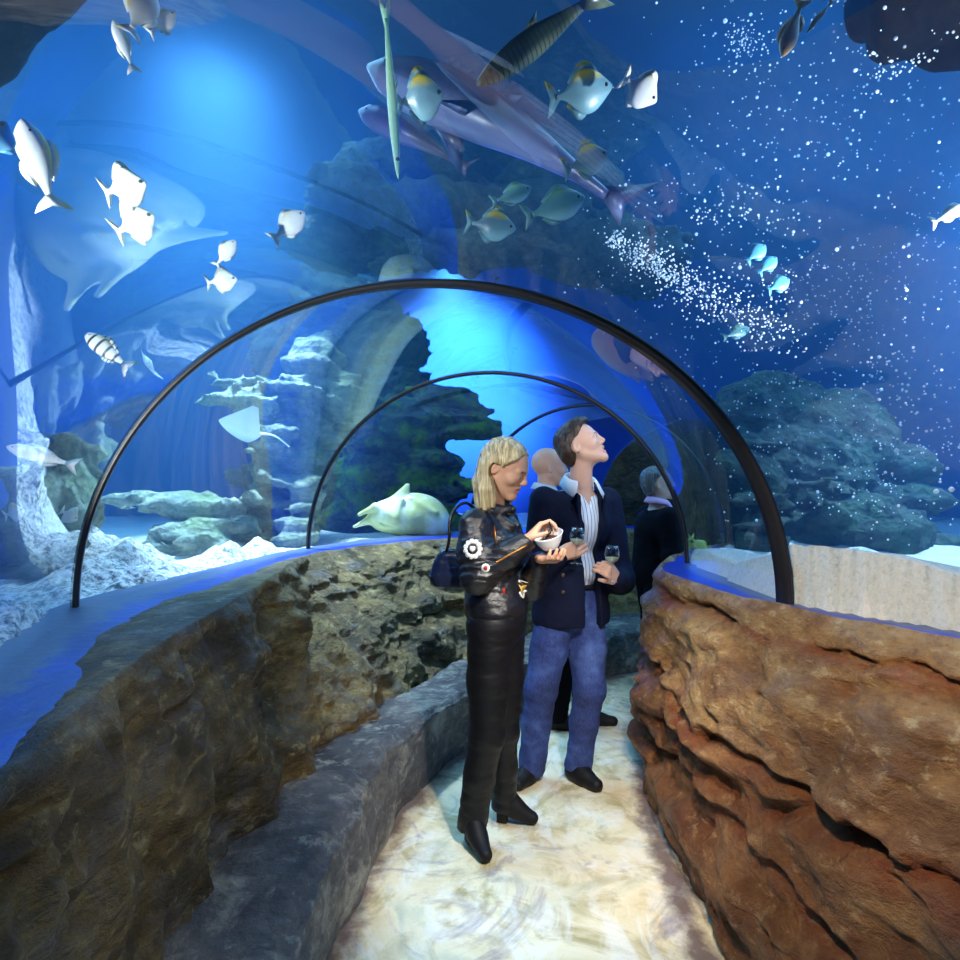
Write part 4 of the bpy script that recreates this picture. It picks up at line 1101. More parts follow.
# ------------------------------------------------------------------ the man with two glasses
def wine_glass(name, label, base, axis, g=1.0):
    a = unit(axis); mb = MB()
    bowl = [(.004, .088), (.014, .092), (.030, .108), (.0365, .130), (.0345, .155), (.029, .178), (.0278, .178), (.0332, .155), (.0350, .130), (.0285, .109), (.012, .0945), (.0, .093)]
    stem = [(.0, .003), (.033, .001), (.034, .003), (.012, .006), (.004, .012), (.0035, .05), (.004, .088), (.0, .09)]
    G = Nodes('thin_clear_glass'); f = G.n('LayerWeight', {'Blend': .5}).outputs['Facing']
    fac = G.math('ADD', G.math('MULTIPLY', G.math('POWER', f, 3.0), .8), .06, True)
    mx = G.n('MixShader'); tr = G.n('BsdfTransparent', {'Color': (.93, .96, .97)}).outputs[0]; gl = G.n('BsdfGlossy', {'Color': (1, 1, 1), 'Roughness': .03}).outputs[0]
    G.t.links.new(fac, mx.inputs[0]); G.t.links.new(tr, mx.inputs[1]); G.t.links.new(gl, mx.inputs[2]); M = G.done(mx.outputs[0])
    o = MB().lathe(np.array(bowl) * g, base, 32, axis=tuple(a)).build(name, M); tag(o, label, 'wine glass')
    MB().lathe(np.array(stem) * g, base, 24, axis=tuple(a)).build('stem', M, o)
    wn = [(.0, .0945), (.012, .0955), (.0275, .110), (.0335, .124), (.0, .124)]
    MB().lathe(np.array(wn) * g, base, 28, axis=tuple(a)).build('wine', plain('white_wine', rgb((210, 214, 178)), .08, alpha=.55), o)['label'] = 'pale white wine'
    return o

def man():
    B = frame(-66); f, l, u = B[:, 0], B[:, 1], B[:, 2]; r_ = -l
    H = frame(-17, 27, -3); hc = at(580.5, 446.5, 3.12)
    def w(px, py, d=3.13): return at(px, py, d)
    pel = w(571, 608, 3.15); wai = w(573, 570, 3.15); che = w(575, 525, 3.15); sho = w(576, 501, 3.16); nek = w(580, 487, 3.15)
    sr = sho - l * .185; sl = sho + l * .185
    er, wr = w(535, 577, 3.04), w(560, 554, 2.93)
    el, wl = w(620, 580, 3.16), w(617, 579, 2.97)
    hr, hl = pel - l * .085, pel + l * .085
    kr, kl = w(541, 690, 3.07), w(589, 690, 3.12)
    ar, al = np.array([.262, 3.125, .12]), np.array([.50, 3.14, .12])
    S = SDF((.10, 2.75, -.02), (.95, 3.5, 1.86), .0045)
    for c, r in ((pel, (.105, .155, .11)), (wai, (.098, .14, .12)), (che, (.112, .165, .15)), (sho, (.075, .165, .065))): S.ell(c, r, B, .05)
    limb(S, [hr, kr, ar], (.085, .056, .04)); limb(S, [hl, kl, al], (.085, .056, .04))
    S.cap(ar, ar + np.array([-.012, -.02, -.085]), .032, .022); S.cap(al, al + np.array([.012, -.02, -.085]), .032, .022)
    limb(S, [sr, er, wr], (.052, .042, .027)); limb(S, [sl, el, wl], (.052, .042, .027))
    S.cap(nek - u * .04, hc + H @ np.array([-.02, 0, -.055]), .060, .054, .03)
    W = add_head(S, hc, H, 1.02, jaw=1.04, mouth_open=.004)
    hd = at(577, 548, 2.90)
    g1 = at(578, 546, 2.88)
    add_hand(S, wr, hd - wr, np.array([.25, .75, .2]), -1, [(.7, .9, .6), (.75, 1.0, .6), (.8, 1.0, .6), (.85, 1.0, .6)], 1.0, thumb=(.55, .35, .55))
    hd2 = at(606, 567, 2.90)
    add_hand(S, wl, hd2 - wl, np.array([-.35, .75, -.1]), 1, [(.6, .9, .6), (.65, .95, .6), (.7, 1.0, .6), (.75, 1.0, .6)], 1.0, thumb=(.6, .35, .5))
    body = link('person', S.mesh('person', [M_skin, M_lip, M_brow], region=head_region(hc, H, 1.02, mo=.004)))
    tag(body, 'dark-haired man in navy blazer looking up, a wine glass in each hand', 'person')
    eyes(W, H, 1.02, body, .25)
    # shirt
    X = SDF((.15, 2.8, .75), (.95, 3.5, 1.58), .0055)
    for c, r in ((pel + u * .03, (.124, .168, .10)), (wai, (.116, .152, .125)), (che, (.126, .172, .155)), (sho, (.084, .160, .06))): X.ell(c, r, B, .05)
    X.near(folds(.004, 33, (10, 10, 6)), .05)
    vb = at(588, 505, 3.0)
    def vneck(p):          # the open neck
        q = p - (nek + f * .05); a = q @ f; b = np.abs(q @ l); c = q @ u
        return np.where((a > -.03), (c + .10) * .55 - b * 1.25, -1) - .0
    X.cutif(lambda p: np.minimum(vneck(p), .05)); X.cutif(lambda p: .985 - p[:, 2])
    link('shirt', X.mesh('shirt', striped(B)), body)
    collar('shirt_collar', nek + u * .024, B, M_white, body, back=.050, front=-.004, leaf=.066, r=(.064, .070), spread=.28)
    # blazer
    J = SDF((.08, 2.72, .60), (1.0, 3.52, 1.56), .006)
    for c, r in ((pel - u * .02, (.150, .195, .17)), (wai, (.142, .180, .13)), (che, (.150, .200, .165)), (sho - u * .01, (.105, .200, .065))): J.ell(c, r, B, .05)
    J.ell(pel + u * .10, (.155, .196, .17), B, .05); J.ell(pel - u * .05, (.152, .197, .15), B, .05)
    limb(J, [sr - u * .004, er, wr * .88 + er * .12], (.078, .068, .052), .04); limb(J, [sl - u * .004, el, wl * .9 + el * .1], (.078, .068, .052), .04)
    J.near(folds(.006, 43, (8, 8, 9)), .06)
    def front(p):
        q = p - che; a = q @ f; b = q @ l; c = q @ u
        wdt = np.where(c > .0, .048 + .20 * np.clip(c, 0, .2), .048 - .01 * np.clip(-c, 0, .3)) + .03 * np.clip(-c - .32, 0, 1)
        return np.where(a > .02, wdt - np.abs(b - .012), -1)
    J.cutif(front)
    J.cutif(lambda p: .79 - p[:, 2])
    def neckhole(p):
        q = p - (nek + u * .03); return .074 - np.sqrt((q @ f) ** 2 + (q @ l) ** 2 + np.minimum(q @ u + .02, 0) ** 2 * .6)
    J.cutif(neckhole)
    jme = J.mesh('blazer', M_navy); jk = link('blazer', jme, body); bv = surf(jme)
    for s, mbn in ((-1, 'lapel'), (1, 'lapel')):
        m = MB(); base = che + l * (.012 + s * .060)
        pts = [(.0, -.055), (s * .018 * 1, .02), (s * .045, .085), (s * .052, .10), (s * .030, .110), (s * .048, .125), (s * .03, .165), (.012 * s, .15)]
        c0, n0 = base + f * .14, unit(f + l * s * .25)
        pp = pts if s > 0 else pts[::-1]
        # flat panels laid over the chest of the blazer
        cc, nn, _, _ = bv.ray_cast(Vector(c0 + n0 * .1), Vector(-n0))
        if cc is not None:
            rr = unit(np.cross(u, n0))
            sg = 1 if np.dot(rr, l) > 0 else -1
            pp = [(x * sg, y) for x, y in pts]
            if sg * s < 0: pp = pp[::-1]
            lay(m, bv, np.array(cc), n0, pp, .006); m.build('lapel', M_navy, jk, False)
    for py in (575, 592):
        c, n = on_surface(bv, 563, py)
        if c is not None: MB().lathe([(.0, .006), (.008, .005), (.0095, .002), (.0095, -.002)], c, 14, axis=tuple(n)).build('button', plain('brass_button', rgb((120, 104, 80)), .35, .7), jk)
    for wv, e_ in ((wr, er), (wl, el)):
        d = unit(wv - e_); MB().tube([wv - d * .045, wv - d * .012, wv - d * .002], [.047, .043, .040], 20, False).build('shirt_cuff', M_white, body)
    # jeans and belt
    T = SDF((.10, 2.78, .02), (.90, 3.52, 1.0), .006)
    T.ell(pel, (.118, .166, .12), B, .05)
    limb(T, [hr, (hr + kr) / 2, kr, (kr + ar) / 2, ar - u * .05], (.100, .092, .080, .072, .070), .025); limb(T, [hl, (hl + kl) / 2, kl, (kl + al) / 2, al - u * .05], (.100, .094, .080, .072, .070), .025)
    T.near(folds(.006, 53, (7, 7, 15)), .05)
    T.ell(pel + u * .09, (.114, .155, .10), B, .04)
    T.cutif(lambda p: np.maximum(.028 - p[:, 2], p[:, 2] - .985))
    link('jeans', T.mesh('jeans', M_denim), body)
    MB().tube([np.array([pel[0], pel[1], .978]) + (f * .113 * math.cos(a) + l * .150 * math.sin(a)) for a in np.linspace(0, 2 * PI, 49)], .014, 8, False).build('belt', M_boot, body)
    for heel, toe, ank in (((.285, 3.17), (.165, 2.99), ar), ((.455, 3.17), (.585, 2.985), al)):
        S2 = SDF((min(heel[0], toe[0]) - .1, min(heel[1], toe[1]) - .1, -.02), (max(heel[0], toe[0]) + .1, max(heel[1], toe[1]) + .1, .24), .005)
        foot(S2, heel, toe, w=.050, ankle=ank + u * .06)
        link('shoe', S2.mesh('shoe', M_boot), body)
    # hair: short, brushed off the forehead, longer over the nape
    Q = SDF((.25, 2.9, 1.5), (.75, 3.35, 1.90), .004)
    WH = lambda x, y, z: hc + H @ (np.array([x, y, z]) * 1.02)
    Q.ell(WH(-.016, 0, .046), (.106, .083, .094), H, .01); Q.ell(WH(-.050, 0, -.006), (.066, .076, .080), H, .03)
    Q.ell(WH(.030, 0, .104), (.062, .062, .036), H, .03)
    R = random.Random(8)
    for i in range(60):
        y = R.uniform(-.062, .062); x = R.uniform(-.10, .055); z = .118 - .9 * max(0, -.02 - x) - abs(y) * .55
        Q.cap(WH(x, y, z), WH(x + .032, y * 1.12, z + .004 - .3 * max(0, x)), .011, .006, .006)
    def cut(p):
        q = (p - hc) @ H / 1.02; x, y, z = q.T
        hl = .004 + .80 * np.clip(z - .012, 0, .085) + .03 * sstep(.02, .04, -np.abs(np.abs(y) - .02) + .03) * 0
        face = np.where(z > .097, x - .096, x - hl)
        face = np.where((z < .012) & (z > -.028), x - .002, face)
        ear = np.where(np.abs(y) > .03, .023 - np.sqrt((x + .012) ** 2 + (z + .004) ** 2 * .6), -1)
        low = np.where(x > -.030, -.028 - z, -.080 - z + 1.3 * np.clip(x + .065, 0, .04))
        return np.maximum(np.maximum(face, ear), low)
    Q.cutif(cut); Q.near(lambda p: fbm(p * np.array([48, 48, 26], np.float32), 2, 4) * .0055 + fbm(p * 20, 2, 6) * .004, .02)
    link('hair', Q.mesh('hair', M_brown), body)
    wine_glass('wine_glass', 'wine glass in the dark-haired man\'s hand nearer to the white bowl', at(575, 564, 2.885), (.06, -.05, 1), .95)
    wine_glass('wine_glass', 'wine glass held upright before the man\'s open blazer edge, farther from the bowl', at(611, 582, 2.905), (.04, 0, 1), .95)
man()

def background_man(label, hc, H, pel, feet, B, hairmat, shirt, collar_mat, suit, bald, seed):
    f, l, u = B[:, 0], B[:, 1], B[:, 2]
    hc, pel = np.array(hc), np.array(pel)
    nek = hc + H @ np.array([-.03, 0, -.15]); sho = nek - u * .08; che = sho * .72 + pel * .28
    sr, sl = sho - l * .18, sho + l * .18
    er, el = sr - u * .27 - l * .05, sl - u * .27 + l * .05
    wr, wl = er - u * .16 + f * .17 + l * .04, el - u * .16 + f * .17 - l * .04
    lo = np.minimum(np.minimum(hc, pel), np.array([*feet[0], 0])) - .40; hi = np.maximum(hc, pel) + .42; lo[2] = -.02
    S = SDF(lo, hi, .007)
    for c, r in ((pel, (.11, .16, .12)), ((pel + che) / 2, (.11, .15, .15)), (che, (.115, .165, .14)), (sho, (.08, .165, .06))): S.ell(c, r, B, .05)
    hips = (pel - l * .085, pel + l * .085)
    for h, ft in zip(hips, feet):
        a = np.array([*ft, .09]); k = (h + a) / 2 + f * .02 + u * .03
        limb(S, [h, k, a], (.085, .056, .04)); S.cap(a, np.array([*ft, .04]) + f * .1, .036, .03)
    limb(S, [sr, er, wr], (.052, .042, .027)); limb(S, [sl, el, wl], (.052, .042, .027))
    add_hand(S, wr, f - u * .4, l, 1, [(.3, .4, .3)] * 4); add_hand(S, wl, f - u * .4, -l, -1, [(.3, .4, .3)] * 4)
    S.cap(nek - u * .04, hc + H @ np.array([-.02, 0, -.055]), .060, .056, .03)
    W = add_head(S, hc, H, 1.03)
    body = link('person', S.mesh('person', [M_skin, M_lip, M_brow], region=head_region(hc, H, 1.03))); tag(body, label, 'person')
    eyes(W, H, 1.03, body)
    J = SDF(lo, hi, .008)
    for c, r in ((pel, (.15, .20, .17)), ((pel + che) / 2, (.145, .185, .16)), (che, (.15, .20, .15)), (sho - u * .01, (.105, .20, .065))): J.ell(c, r, B, .05)
    limb(J, [sr, er, wr * .9 + er * .1], (.076, .066, .05), .04); limb(J, [sl, el, wl * .9 + el * .1], (.076, .066, .05), .04)
    J.near(folds(.006, seed), .05); J.cutif(lambda p: pel[2] - .14 - p[:, 2])
    J.cutif(lambda p: .07 - np.sqrt(((p - nek) @ f) ** 2 + ((p - nek) @ l) ** 2 + np.minimum((p - nek) @ u + .03, 0) ** 2))
    link('suit_jacket', J.mesh('suit_jacket', suit), body)
    T = SDF(lo, hi, .008)
    T.ell(pel, (.125, .17, .12), B, .05)
    for h, ft in zip(hips, feet):
        a = np.array([*ft, .05]); k = (h + a) / 2 + f * .02 + u * .03; limb(T, [h, k, a], (.105, .078, .068), .02)
    T.near(folds(.005, seed + 3), .05); T.cutif(lambda p: .05 - p[:, 2])
    link('trousers', T.mesh('trousers', suit), body)
    for ft in feet:
        p = np.array(ft); S2 = SDF((p[0] - .26, p[1] - .26, -.02), (p[0] + .26, p[1] + .26, .22), .007)
        foot(S2, p - f[:2] * .06, p + f[:2] * .20, w=.048, ankle=np.array([*ft, .13])); link('shoe', S2.mesh('shoe', M_boot), body)
    collar('shirt_collar', nek + u * .02, B, collar_mat, body, back=.04, front=.005, leaf=.05)
    if not bald:
        Q = SDF(hc - .2, hc + .2, .005)
        WH = lambda x, y, z: hc + H @ (np.array([x, y, z]) * 1.03)
        Q.ell(WH(-.018, 0, .045), (.105, .081, .090), H, .01); Q.ell(WH(-.05, 0, -.01), (.066, .074, .08), H, .03)
        def cut(p):
            q = (p - hc) @ H / 1.03; x, y, z = q.T
            face = np.where(z > .092, x - .08, x - .008 - .62 * np.clip(z - .015, -.02, .2))
            return np.maximum(np.maximum(face, np.where(np.abs(y) > .03, .024 - np.sqrt((x + .01) ** 2 + (z + .004) ** 2 * .6), -1)), np.where(x > -.045, -.03 - z, -.08 - z))
        Q.cutif(cut); Q.near(lambda p: fbm(p * 50, 2, 4) * .003, .02); link('hair', Q.mesh('hair', hairmat), body)
M_pink = plain('pink_shirt', rgb((226, 170, 206)), .7); M_palew = plain('pale_shirt', (.5, .55, .62), .7)
background_man('bald man in dark suit standing behind the couple, facing the far arch', at(549, 468, 3.9), frame(8, 4), (.52, 3.88, .90), ((.47, 3.80), (.66, 3.86)), frame(-5), None, None, M_palew, M_suit, True, 71)
background_man('grey-haired man in dark suit and pink shirt at the far side of the low wall', at(658, 484, 4.5), frame(-4, 10), (1.26, 4.52, .88), ((1.21, 4.43), (1.28, 4.62)), frame(10), M_grey, None, M_pink, M_suit, False, 81)
# ================================================================== fish
def exit_depth(px, py):
    ds = np.arange(.15, 8, .02)
    p = np.stack([at(px, py, d) for d in ds])
    i = np.argmax(~inside_tunnel(p, .05)); return ds[i]

def fish_material(name, top, side, belly, stripes=None, edge=None):
    N = Nodes(name)
    s = N.n('SeparateXYZ', {0: N.n('TexCoord').outputs['Generated']}).outputs
    z = N.math('ADD', s[2], N.math('MULTIPLY', N.math('SUBTRACT', N.noise(N.coord(), 30, 3), .5), .12))
    c = N.ramp(z, [(.18, belly), (.45, side), (.70, side), (.90, top)])
    if stripes:
        w = N.math('SINE', N.math('MULTIPLY', s[0], stripes[0]))
        c = N.mix(N.ramp(w, [(.55, (0, 0, 0)), (.75, (1, 1, 1))]), c, stripes[1])
    return N.pbr(col=c, rough=.35, spec=.6, normal=N.bump(N.noise(N.coord(), 160, 2), .15, .002))
FM = {
    'white': fish_material('white_scales', (.86, .86, .70), (.88, .90, .92), (.92, .92, .95)),
    'cream': fish_material('cream_scales', rgb((226, 210, 130)), (.72, .78, .80), (.85, .88, .92)),
    'yellowback': fish_material('yellow_backed_scales', rgb((232, 205, 60)), rgb((104, 146, 160)), rgb((130, 178, 190))),
    'teal': fish_material('teal_scales', rgb((110, 165, 140)), rgb((84, 140, 150)), rgb((130, 180, 190))),
    'cyan': fish_material('cyan_scales', rgb((90, 170, 210)), rgb((100, 190, 230)), rgb((150, 215, 240))),
    'striped': fish_material('striped_scales', rgb((220, 190, 90)), rgb((210, 215, 220)), rgb((230, 232, 236)), (34, rgb((70, 60, 50)))),
    'olive': fish_material('dark_olive_scales', rgb((40, 50, 40)), rgb((58, 72, 54)), rgb((110, 120, 84)), (150, rgb((44, 54, 42)))),
    'shark': fish_material('grey_shark_skin', rgb((46, 46, 74)), rgb((56, 56, 88)), rgb((110, 114, 150))),
    'rust': fish_material('rosy_grey_skin', rgb((62, 42, 58)), rgb((72, 52, 68)), rgb((112, 96, 116))),
    'orange': fish_material('orange_scales', rgb((226, 150, 70)), rgb((232, 176, 110)), rgb((240, 210, 170))),
    'lime': fish_material('lime_scales', rgb((200, 220, 70)), rgb((170, 205, 110)), rgb((210, 230, 170))),
    'green': fish_material('pale_green_scales', rgb((110, 160, 120)), rgb((130, 180, 150)), rgb((160, 200, 170))),
}
SHAPE = {   # height profile over the body (tail to snout), width ratio, fork depth, dorsal height
    'disc': ([.13, .16, .42, .78, .98, 1.0, .92, .70, .40, .10], .34, .5, .16),
    'oval': ([.16, .20, .45, .72, .90, 1.0, .96, .80, .50, .12], .45, .55, .14),
    'slim': ([.20, .26, .46, .68, .86, .97, 1.0, .90, .62, .16], .62, .6, .22),
    'long': ([.30, .42, .60, .80, .94, 1.0, .98, .84, .60, .22], .70, .7, .30),
}
def sheet(mb, outline, t=.004):
    """a thin fin with a thickness that tapers to its rim"""
    P = np.array([(x, 0, z) for x, z in outline]); c = P.mean(0); n = len(P)
    V = np.vstack([P, [c + (0, t, 0)], [c - (0, t, 0)]])
    mb.add(V, [[i, (i + 1) % n, n] for i in range(n)] + [[(i + 1) % n, i, n + 1] for i in range(n)])

def fish(name, label, tail, head, hr, mat, kind='disc', off=.35, dd=0.0, roll=0.0, group=None, d=None, cat='fish'):
    mx = (tail[0] + head[0]) / 2; my = (tail[1] + head[1]) / 2
    if d is None: d = exit_depth(mx, my) + off
    A = at(*tail, d + dd / 2); Bp = at(*head, d - dd / 2)
    f = unit(Bp - A); L = np.linalg.norm(Bp - A); view = unit((A + Bp) / 2 - np.array([0, 0, EYE]))
    l = unit(-view + f * np.dot(view, f)); u = np.cross(f, l)
    if u[2] < 0: l, u = -l, -u
    a = math.radians(roll); l, u = l * math.cos(a) + u * math.sin(a), u * math.cos(a) - l * math.sin(a)
    prof, wr, fork, dors = SHAPE[kind]
    H = L * hr
    xs = np.linspace(-.34, .5, 26) * L
    hh = np.interp(np.linspace(0, 1, 26), np.linspace(0, 1, len(prof)), prof); hh = np.convolve(np.pad(hh, 1, 'edge'), [.25, .5, .25], 'valid') * H / 2
    hh[-1] *= .45
    ring = np.linspace(0, 2 * PI, 20, endpoint=False)
    bend = .05 * L * np.sin(np.linspace(-1.6, 1.4, 26)) * .6
    V = np.stack([np.repeat(xs[:, None], 20, 1), bend[:, None] + hh[:, None] * wr * np.cos(ring) * np.ones((26, 1)), hh[:, None] * np.sin(ring)], -1)
    mb = MB(); F = grid_faces(26, 20, wrap_m=True).tolist() + [list(range(20)), [25 * 20 + k for k in range(20)][::-1]]
    mb.add(V, F); M = FM[mat]
    o = mb.build(name, M); tag(o, label, cat, group)
    yb = bend[0]
    m = MB(); p = hh[0]; T = H * (.42 if kind in ('disc', 'oval') else .62)
    sheet(m, [(-.30 * L, p), (-.40 * L, T * .7), (-.5 * L, T), (-.5 * L + fork * .12 * L, 0), (-.5 * L, -T), (-.40 * L, -T * .7), (-.30 * L, -p)], .012 * L)
    m.build('tail_fin', M, o)
    def edge(i): return hh[i]
    if kind != 'long':
        m = MB(); ii = list(range(6, 21)); sheet(m, [(xs[i], hh[i] * .93) for i in ii] + [(xs[i] - .03 * L, hh[i] + dors * H * math.sin(PI * (1 - (k / 14)) ** .7 * .9 + .15)) for k, i in list(enumerate(ii))[::-1]], .010 * L); m.build('dorsal_fin', M, o)
        m = MB(); ii = list(range(5, 14)); sheet(m, [(xs[i], -hh[i] * .93) for i in ii] + [(xs[i] - .04 * L, -hh[i] - dors * H * .9 * math.sin(PI * (1 - k / 8) * .8 + .3)) for k, i in list(enumerate(ii))[::-1]], .010 * L); m.build('anal_fin', M, o)
    else:
        m = MB(); i = 13; sheet(m, [(xs[10], hh[10] * .9), (xs[9], hh[10] + dors * H), (xs[13], hh[13] * .95)], .012 * L); m.build('dorsal_fin', M, o)
    for s in (-1, 1):
        m = MB(); k = 22; c = np.array([xs[k], bend[k] + s * hh[k] * wr * .80, hh[k] * .30]); r = max(.012 * L, H * .05)
        m.lathe([(math.sin(t) * r, math.cos(t) * r) for t in np.linspace(0, PI, 8)], c, 10); m.build('eye', M_iris, o)
    R = Matrix(np.stack([f, l, u], 1).tolist()).to_4x4(); R.translation = Vector((A + Bp) / 2 + f * 0)
    o.matrix_world = R
    return o
FW = 'white fish in the light shaft'
fish('fish', 'upper of two glaring white round fish in the bright blue water', (102, 193), (146, 183), .80, 'white', 'disc', .30)
fish('fish', 'lower of two glaring white round fish in the bright blue water', (114, 233), (154, 215), .82, 'white', 'disc', .30)
fish('fish', 'thin white fish pointing steeply up, just above a round white one', (215, 267), (236, 240), .42, 'white', 'oval', .5)
fish('fish', 'small round white fish below the thin steep white one', (205, 283), (237, 279), .66, 'white', 'disc', .5)
fish('fish', 'lone small white fish rising between the light shaft and the rock overhang', (271, 241), (305, 212), .50, 'white', 'oval', .8)
fish('fish', 'long cream fish seen steeply, high on the left side', (55, 212), (22, 118), .34, 'cream', 'slim', .25, .1)
fish('fish', 'deep blue fish cut off by the left edge of the view', (-14, 158), (7, 122), .7, 'cyan', 'disc', .25)
fish('fish', 'cream fish diving beside the pale one at the top edge', (135, 74), (113, 20), .28, 'cream', 'slim', .3, .05)
fish('fish', 'pale fish half out of the top edge, upper left', (128, 36), (152, -14), .55, 'cream', 'oval', .3)
fish('fish', 'small white fish at the top edge, upper left', (148, 34), (176, 12), .50, 'white', 'disc', .35)
fish('fish', 'thin banded fish swimming above the small pale ray', (132, 370), (86, 334), .30, 'striped', 'slim', .5)
fish('fish', 'long white fish heading left above the craggy pale rock', (80, 467), (8, 447), .20, 'white', 'slim', .35)
fish('fish', 'tiny white fish by the foot of the largest arch', (60, 510), (77, 520), .8, 'white', 'disc', .3)
fish('fish', 'tiny cream fish against the craggy pale rock', (3, 516), (24, 510), .75, 'cream', 'disc', .25)
G3 = 'yellow-edged fish above the tunnel'
fish('fish', 'yellow-backed blue fish overlapping the shark\'s head end', (392, 104), (444, 94), .78, 'yellowback', 'disc', .5)
fish('fish', 'yellow-edged blue fish below the dark barracuda', (546, 100), (613, 86), .58, 'yellowback', 'disc', .5)
fish('fish', 'bright white fish with yellow nose, next to the yellow-edged blue fish', (622, 76), (656, 102), .72, 'white', 'disc', .4)
fish('fish', 'yellow-edged blue fish just above the shark\'s tail', (562, 170), (609, 153), .58, 'yellowback', 'disc', .45)
fish('fish', 'teal fish under the shark\'s tail', (522, 218), (585, 197), .46, 'teal', 'oval', .45)
fish('fish', 'small teal fish under the middle of the shark', (490, 203), (532, 188), .40, 'teal', 'oval', .7)
fish('fish', 'dim teal fish before the rock overhang', (464, 222), (516, 229), .55, 'yellowback', 'disc', .7)
fish('barracuda', 'long dark olive barracuda slanting in from the top edge', (608, -14), (476, 86), .17, 'olive', 'long', .5, cat='fish')
fish('streak_fish', 'slender pale green fish hanging upright by the shark\'s head', (384, -6), (398, 176), .055, 'green', 'long', .55, cat='fish')  # fish form added in place of a reflected green streak
fish('fish', 'thin orange fish diving near the top edge', (804, -4), (782, 58), .26, 'orange', 'slim', .35)
fish('fish', 'tiny thin golden fish beside the orange one at the top edge', (834, -2), (806, 34), .10, 'orange', 'slim', .35)
fish('fish', 'white fish at the right edge, above the bubbles', (930, 224), (968, 205), .30, 'white', 'slim', .35)
fish('fish', 'topmost of three little cyan fish among the bubbles', (746, 262), (766, 245), .60, 'cyan', 'oval', .45)
fish('fish', 'middle of three little cyan fish among the bubbles', (758, 274), (777, 257), .55, 'cyan', 'oval', .45)
fish('fish', 'lowest of three little cyan fish among the bubbles', (767, 291), (790, 279), .60, 'cyan', 'oval', .45)
fish('fish', 'faint teal fish alone below the cyan trio', (722, 338), (750, 328), .40, 'teal', 'oval', .6)
fish('fish', 'lime fish just behind the right side of the largest arch', (690, 536), (706, 553), .5, 'lime', 'oval', .3)
fish('fish', 'tiny lime fish close to the sand, by the larger lime one', (706, 560), (722, 555), .5, 'lime', 'oval', .3)

def shark(label, tail, head, d, hr, mat, roll):
    A, Bp = at(*tail, d), at(*head, d - .1); L = np.linalg.norm(Bp - A)
    f = unit(Bp - A); view = unit((A + Bp) / 2 - np.array([0, 0, EYE])); l = unit(-view + f * np.dot(view, f)); u = np.cross(f, l)
    if u[2] < 0: l, u = -l, -u
    a = math.radians(roll); l, u = l * math.cos(a) + u * math.sin(a), u * math.cos(a) - l * math.sin(a)
    n = 40; t = np.linspace(0, 1, n); xs = (-.40 + .90 * t) * L
    hh = np.interp(t, [0, .12, .3, .5, .68, .82, .93, 1], [.18, .26, .55, .88, 1.0, .92, .62, .08]) * L * hr / 2
    ring = np.linspace(0, 2 * PI, 24, endpoint=False); bend = .045 * L * np.sin(t * 4.2)
    V = np.stack([np.repeat(xs[:, None], 24, 1), bend[:, None] + hh[:, None] * .9 * np.cos(ring), hh[:, None] * np.sin(ring) * np.where(np.sin(ring) < 0, .85, 1)], -1)
    M = FM[mat]; mb = MB(); mb.add(V, grid_faces(n, 24, wrap_m=True).tolist() + [list(range(24)), [(n - 1) * 24 + k for k in range(24)][::-1]])
    o = mb.build('shark', M); tag(o, label, 'shark')
    m = MB(); sheet(m, [(-.36 * L, hh[0]), (-.43 * L, .05 * L), (-.54 * L, .13 * L), (-.47 * L, .0), (-.49 * L, -.07 * L), (-.40 * L, -.02 * L)], .008 * L); m.build('tail_fin', M, o)
    m = MB(); sheet(m, [(.12 * L, .46 * hr * L), (.05 * L, .13 * L), (.0, .15 * L), (.015 * L, .44 * hr * L)], .008 * L); m.build('dorsal_fin', M, o)
    for s in (-1, 1):
        m = MB(); q = np.array([(.24, .30 * hr), (.14, .17), (.09, .20), (.12, .28 * hr)]) * L
        P = np.array([(x, s * y, -.02 * L - .35 * abs(y)) for x, y in q]); c = P.mean(0); k = len(P)
        m.add(np.vstack([P, [c + (0, 0, .007 * L)], [c - (0, 0, .007 * L)]]), [[i, (i + 1) % k, k] for i in range(k)] + [[(i + 1) % k, i, k + 1] for i in range(k)]); m.build('pectoral_fin', M, o)
    for s in (-1, 1):
        m = MB(); m.lathe([(math.sin(b) * .009 * L, math.cos(b) * .009 * L) for b in np.linspace(0, PI, 8)], (xs[36], bend[36] + s * hh[36] * .84, hh[36] * .2), 10); m.build('eye', M_iris, o)
    R = Matrix(np.stack([f, l, u], 1).tolist()).to_4x4(); R.translation = Vector((A + Bp) / 2); o.matrix_world = R
WHITE_AT = exit_depth(639, 89) + .4
shark('large lilac-grey shark gliding over the tunnel above the largest arch', (632, 210), (366, 58), 3.0, .20, 'shark', 28)
shark('smaller rosy-grey shark beneath the head of the large shark', (470, 170), (358, 108), 3.9, .24, 'rust', 20)

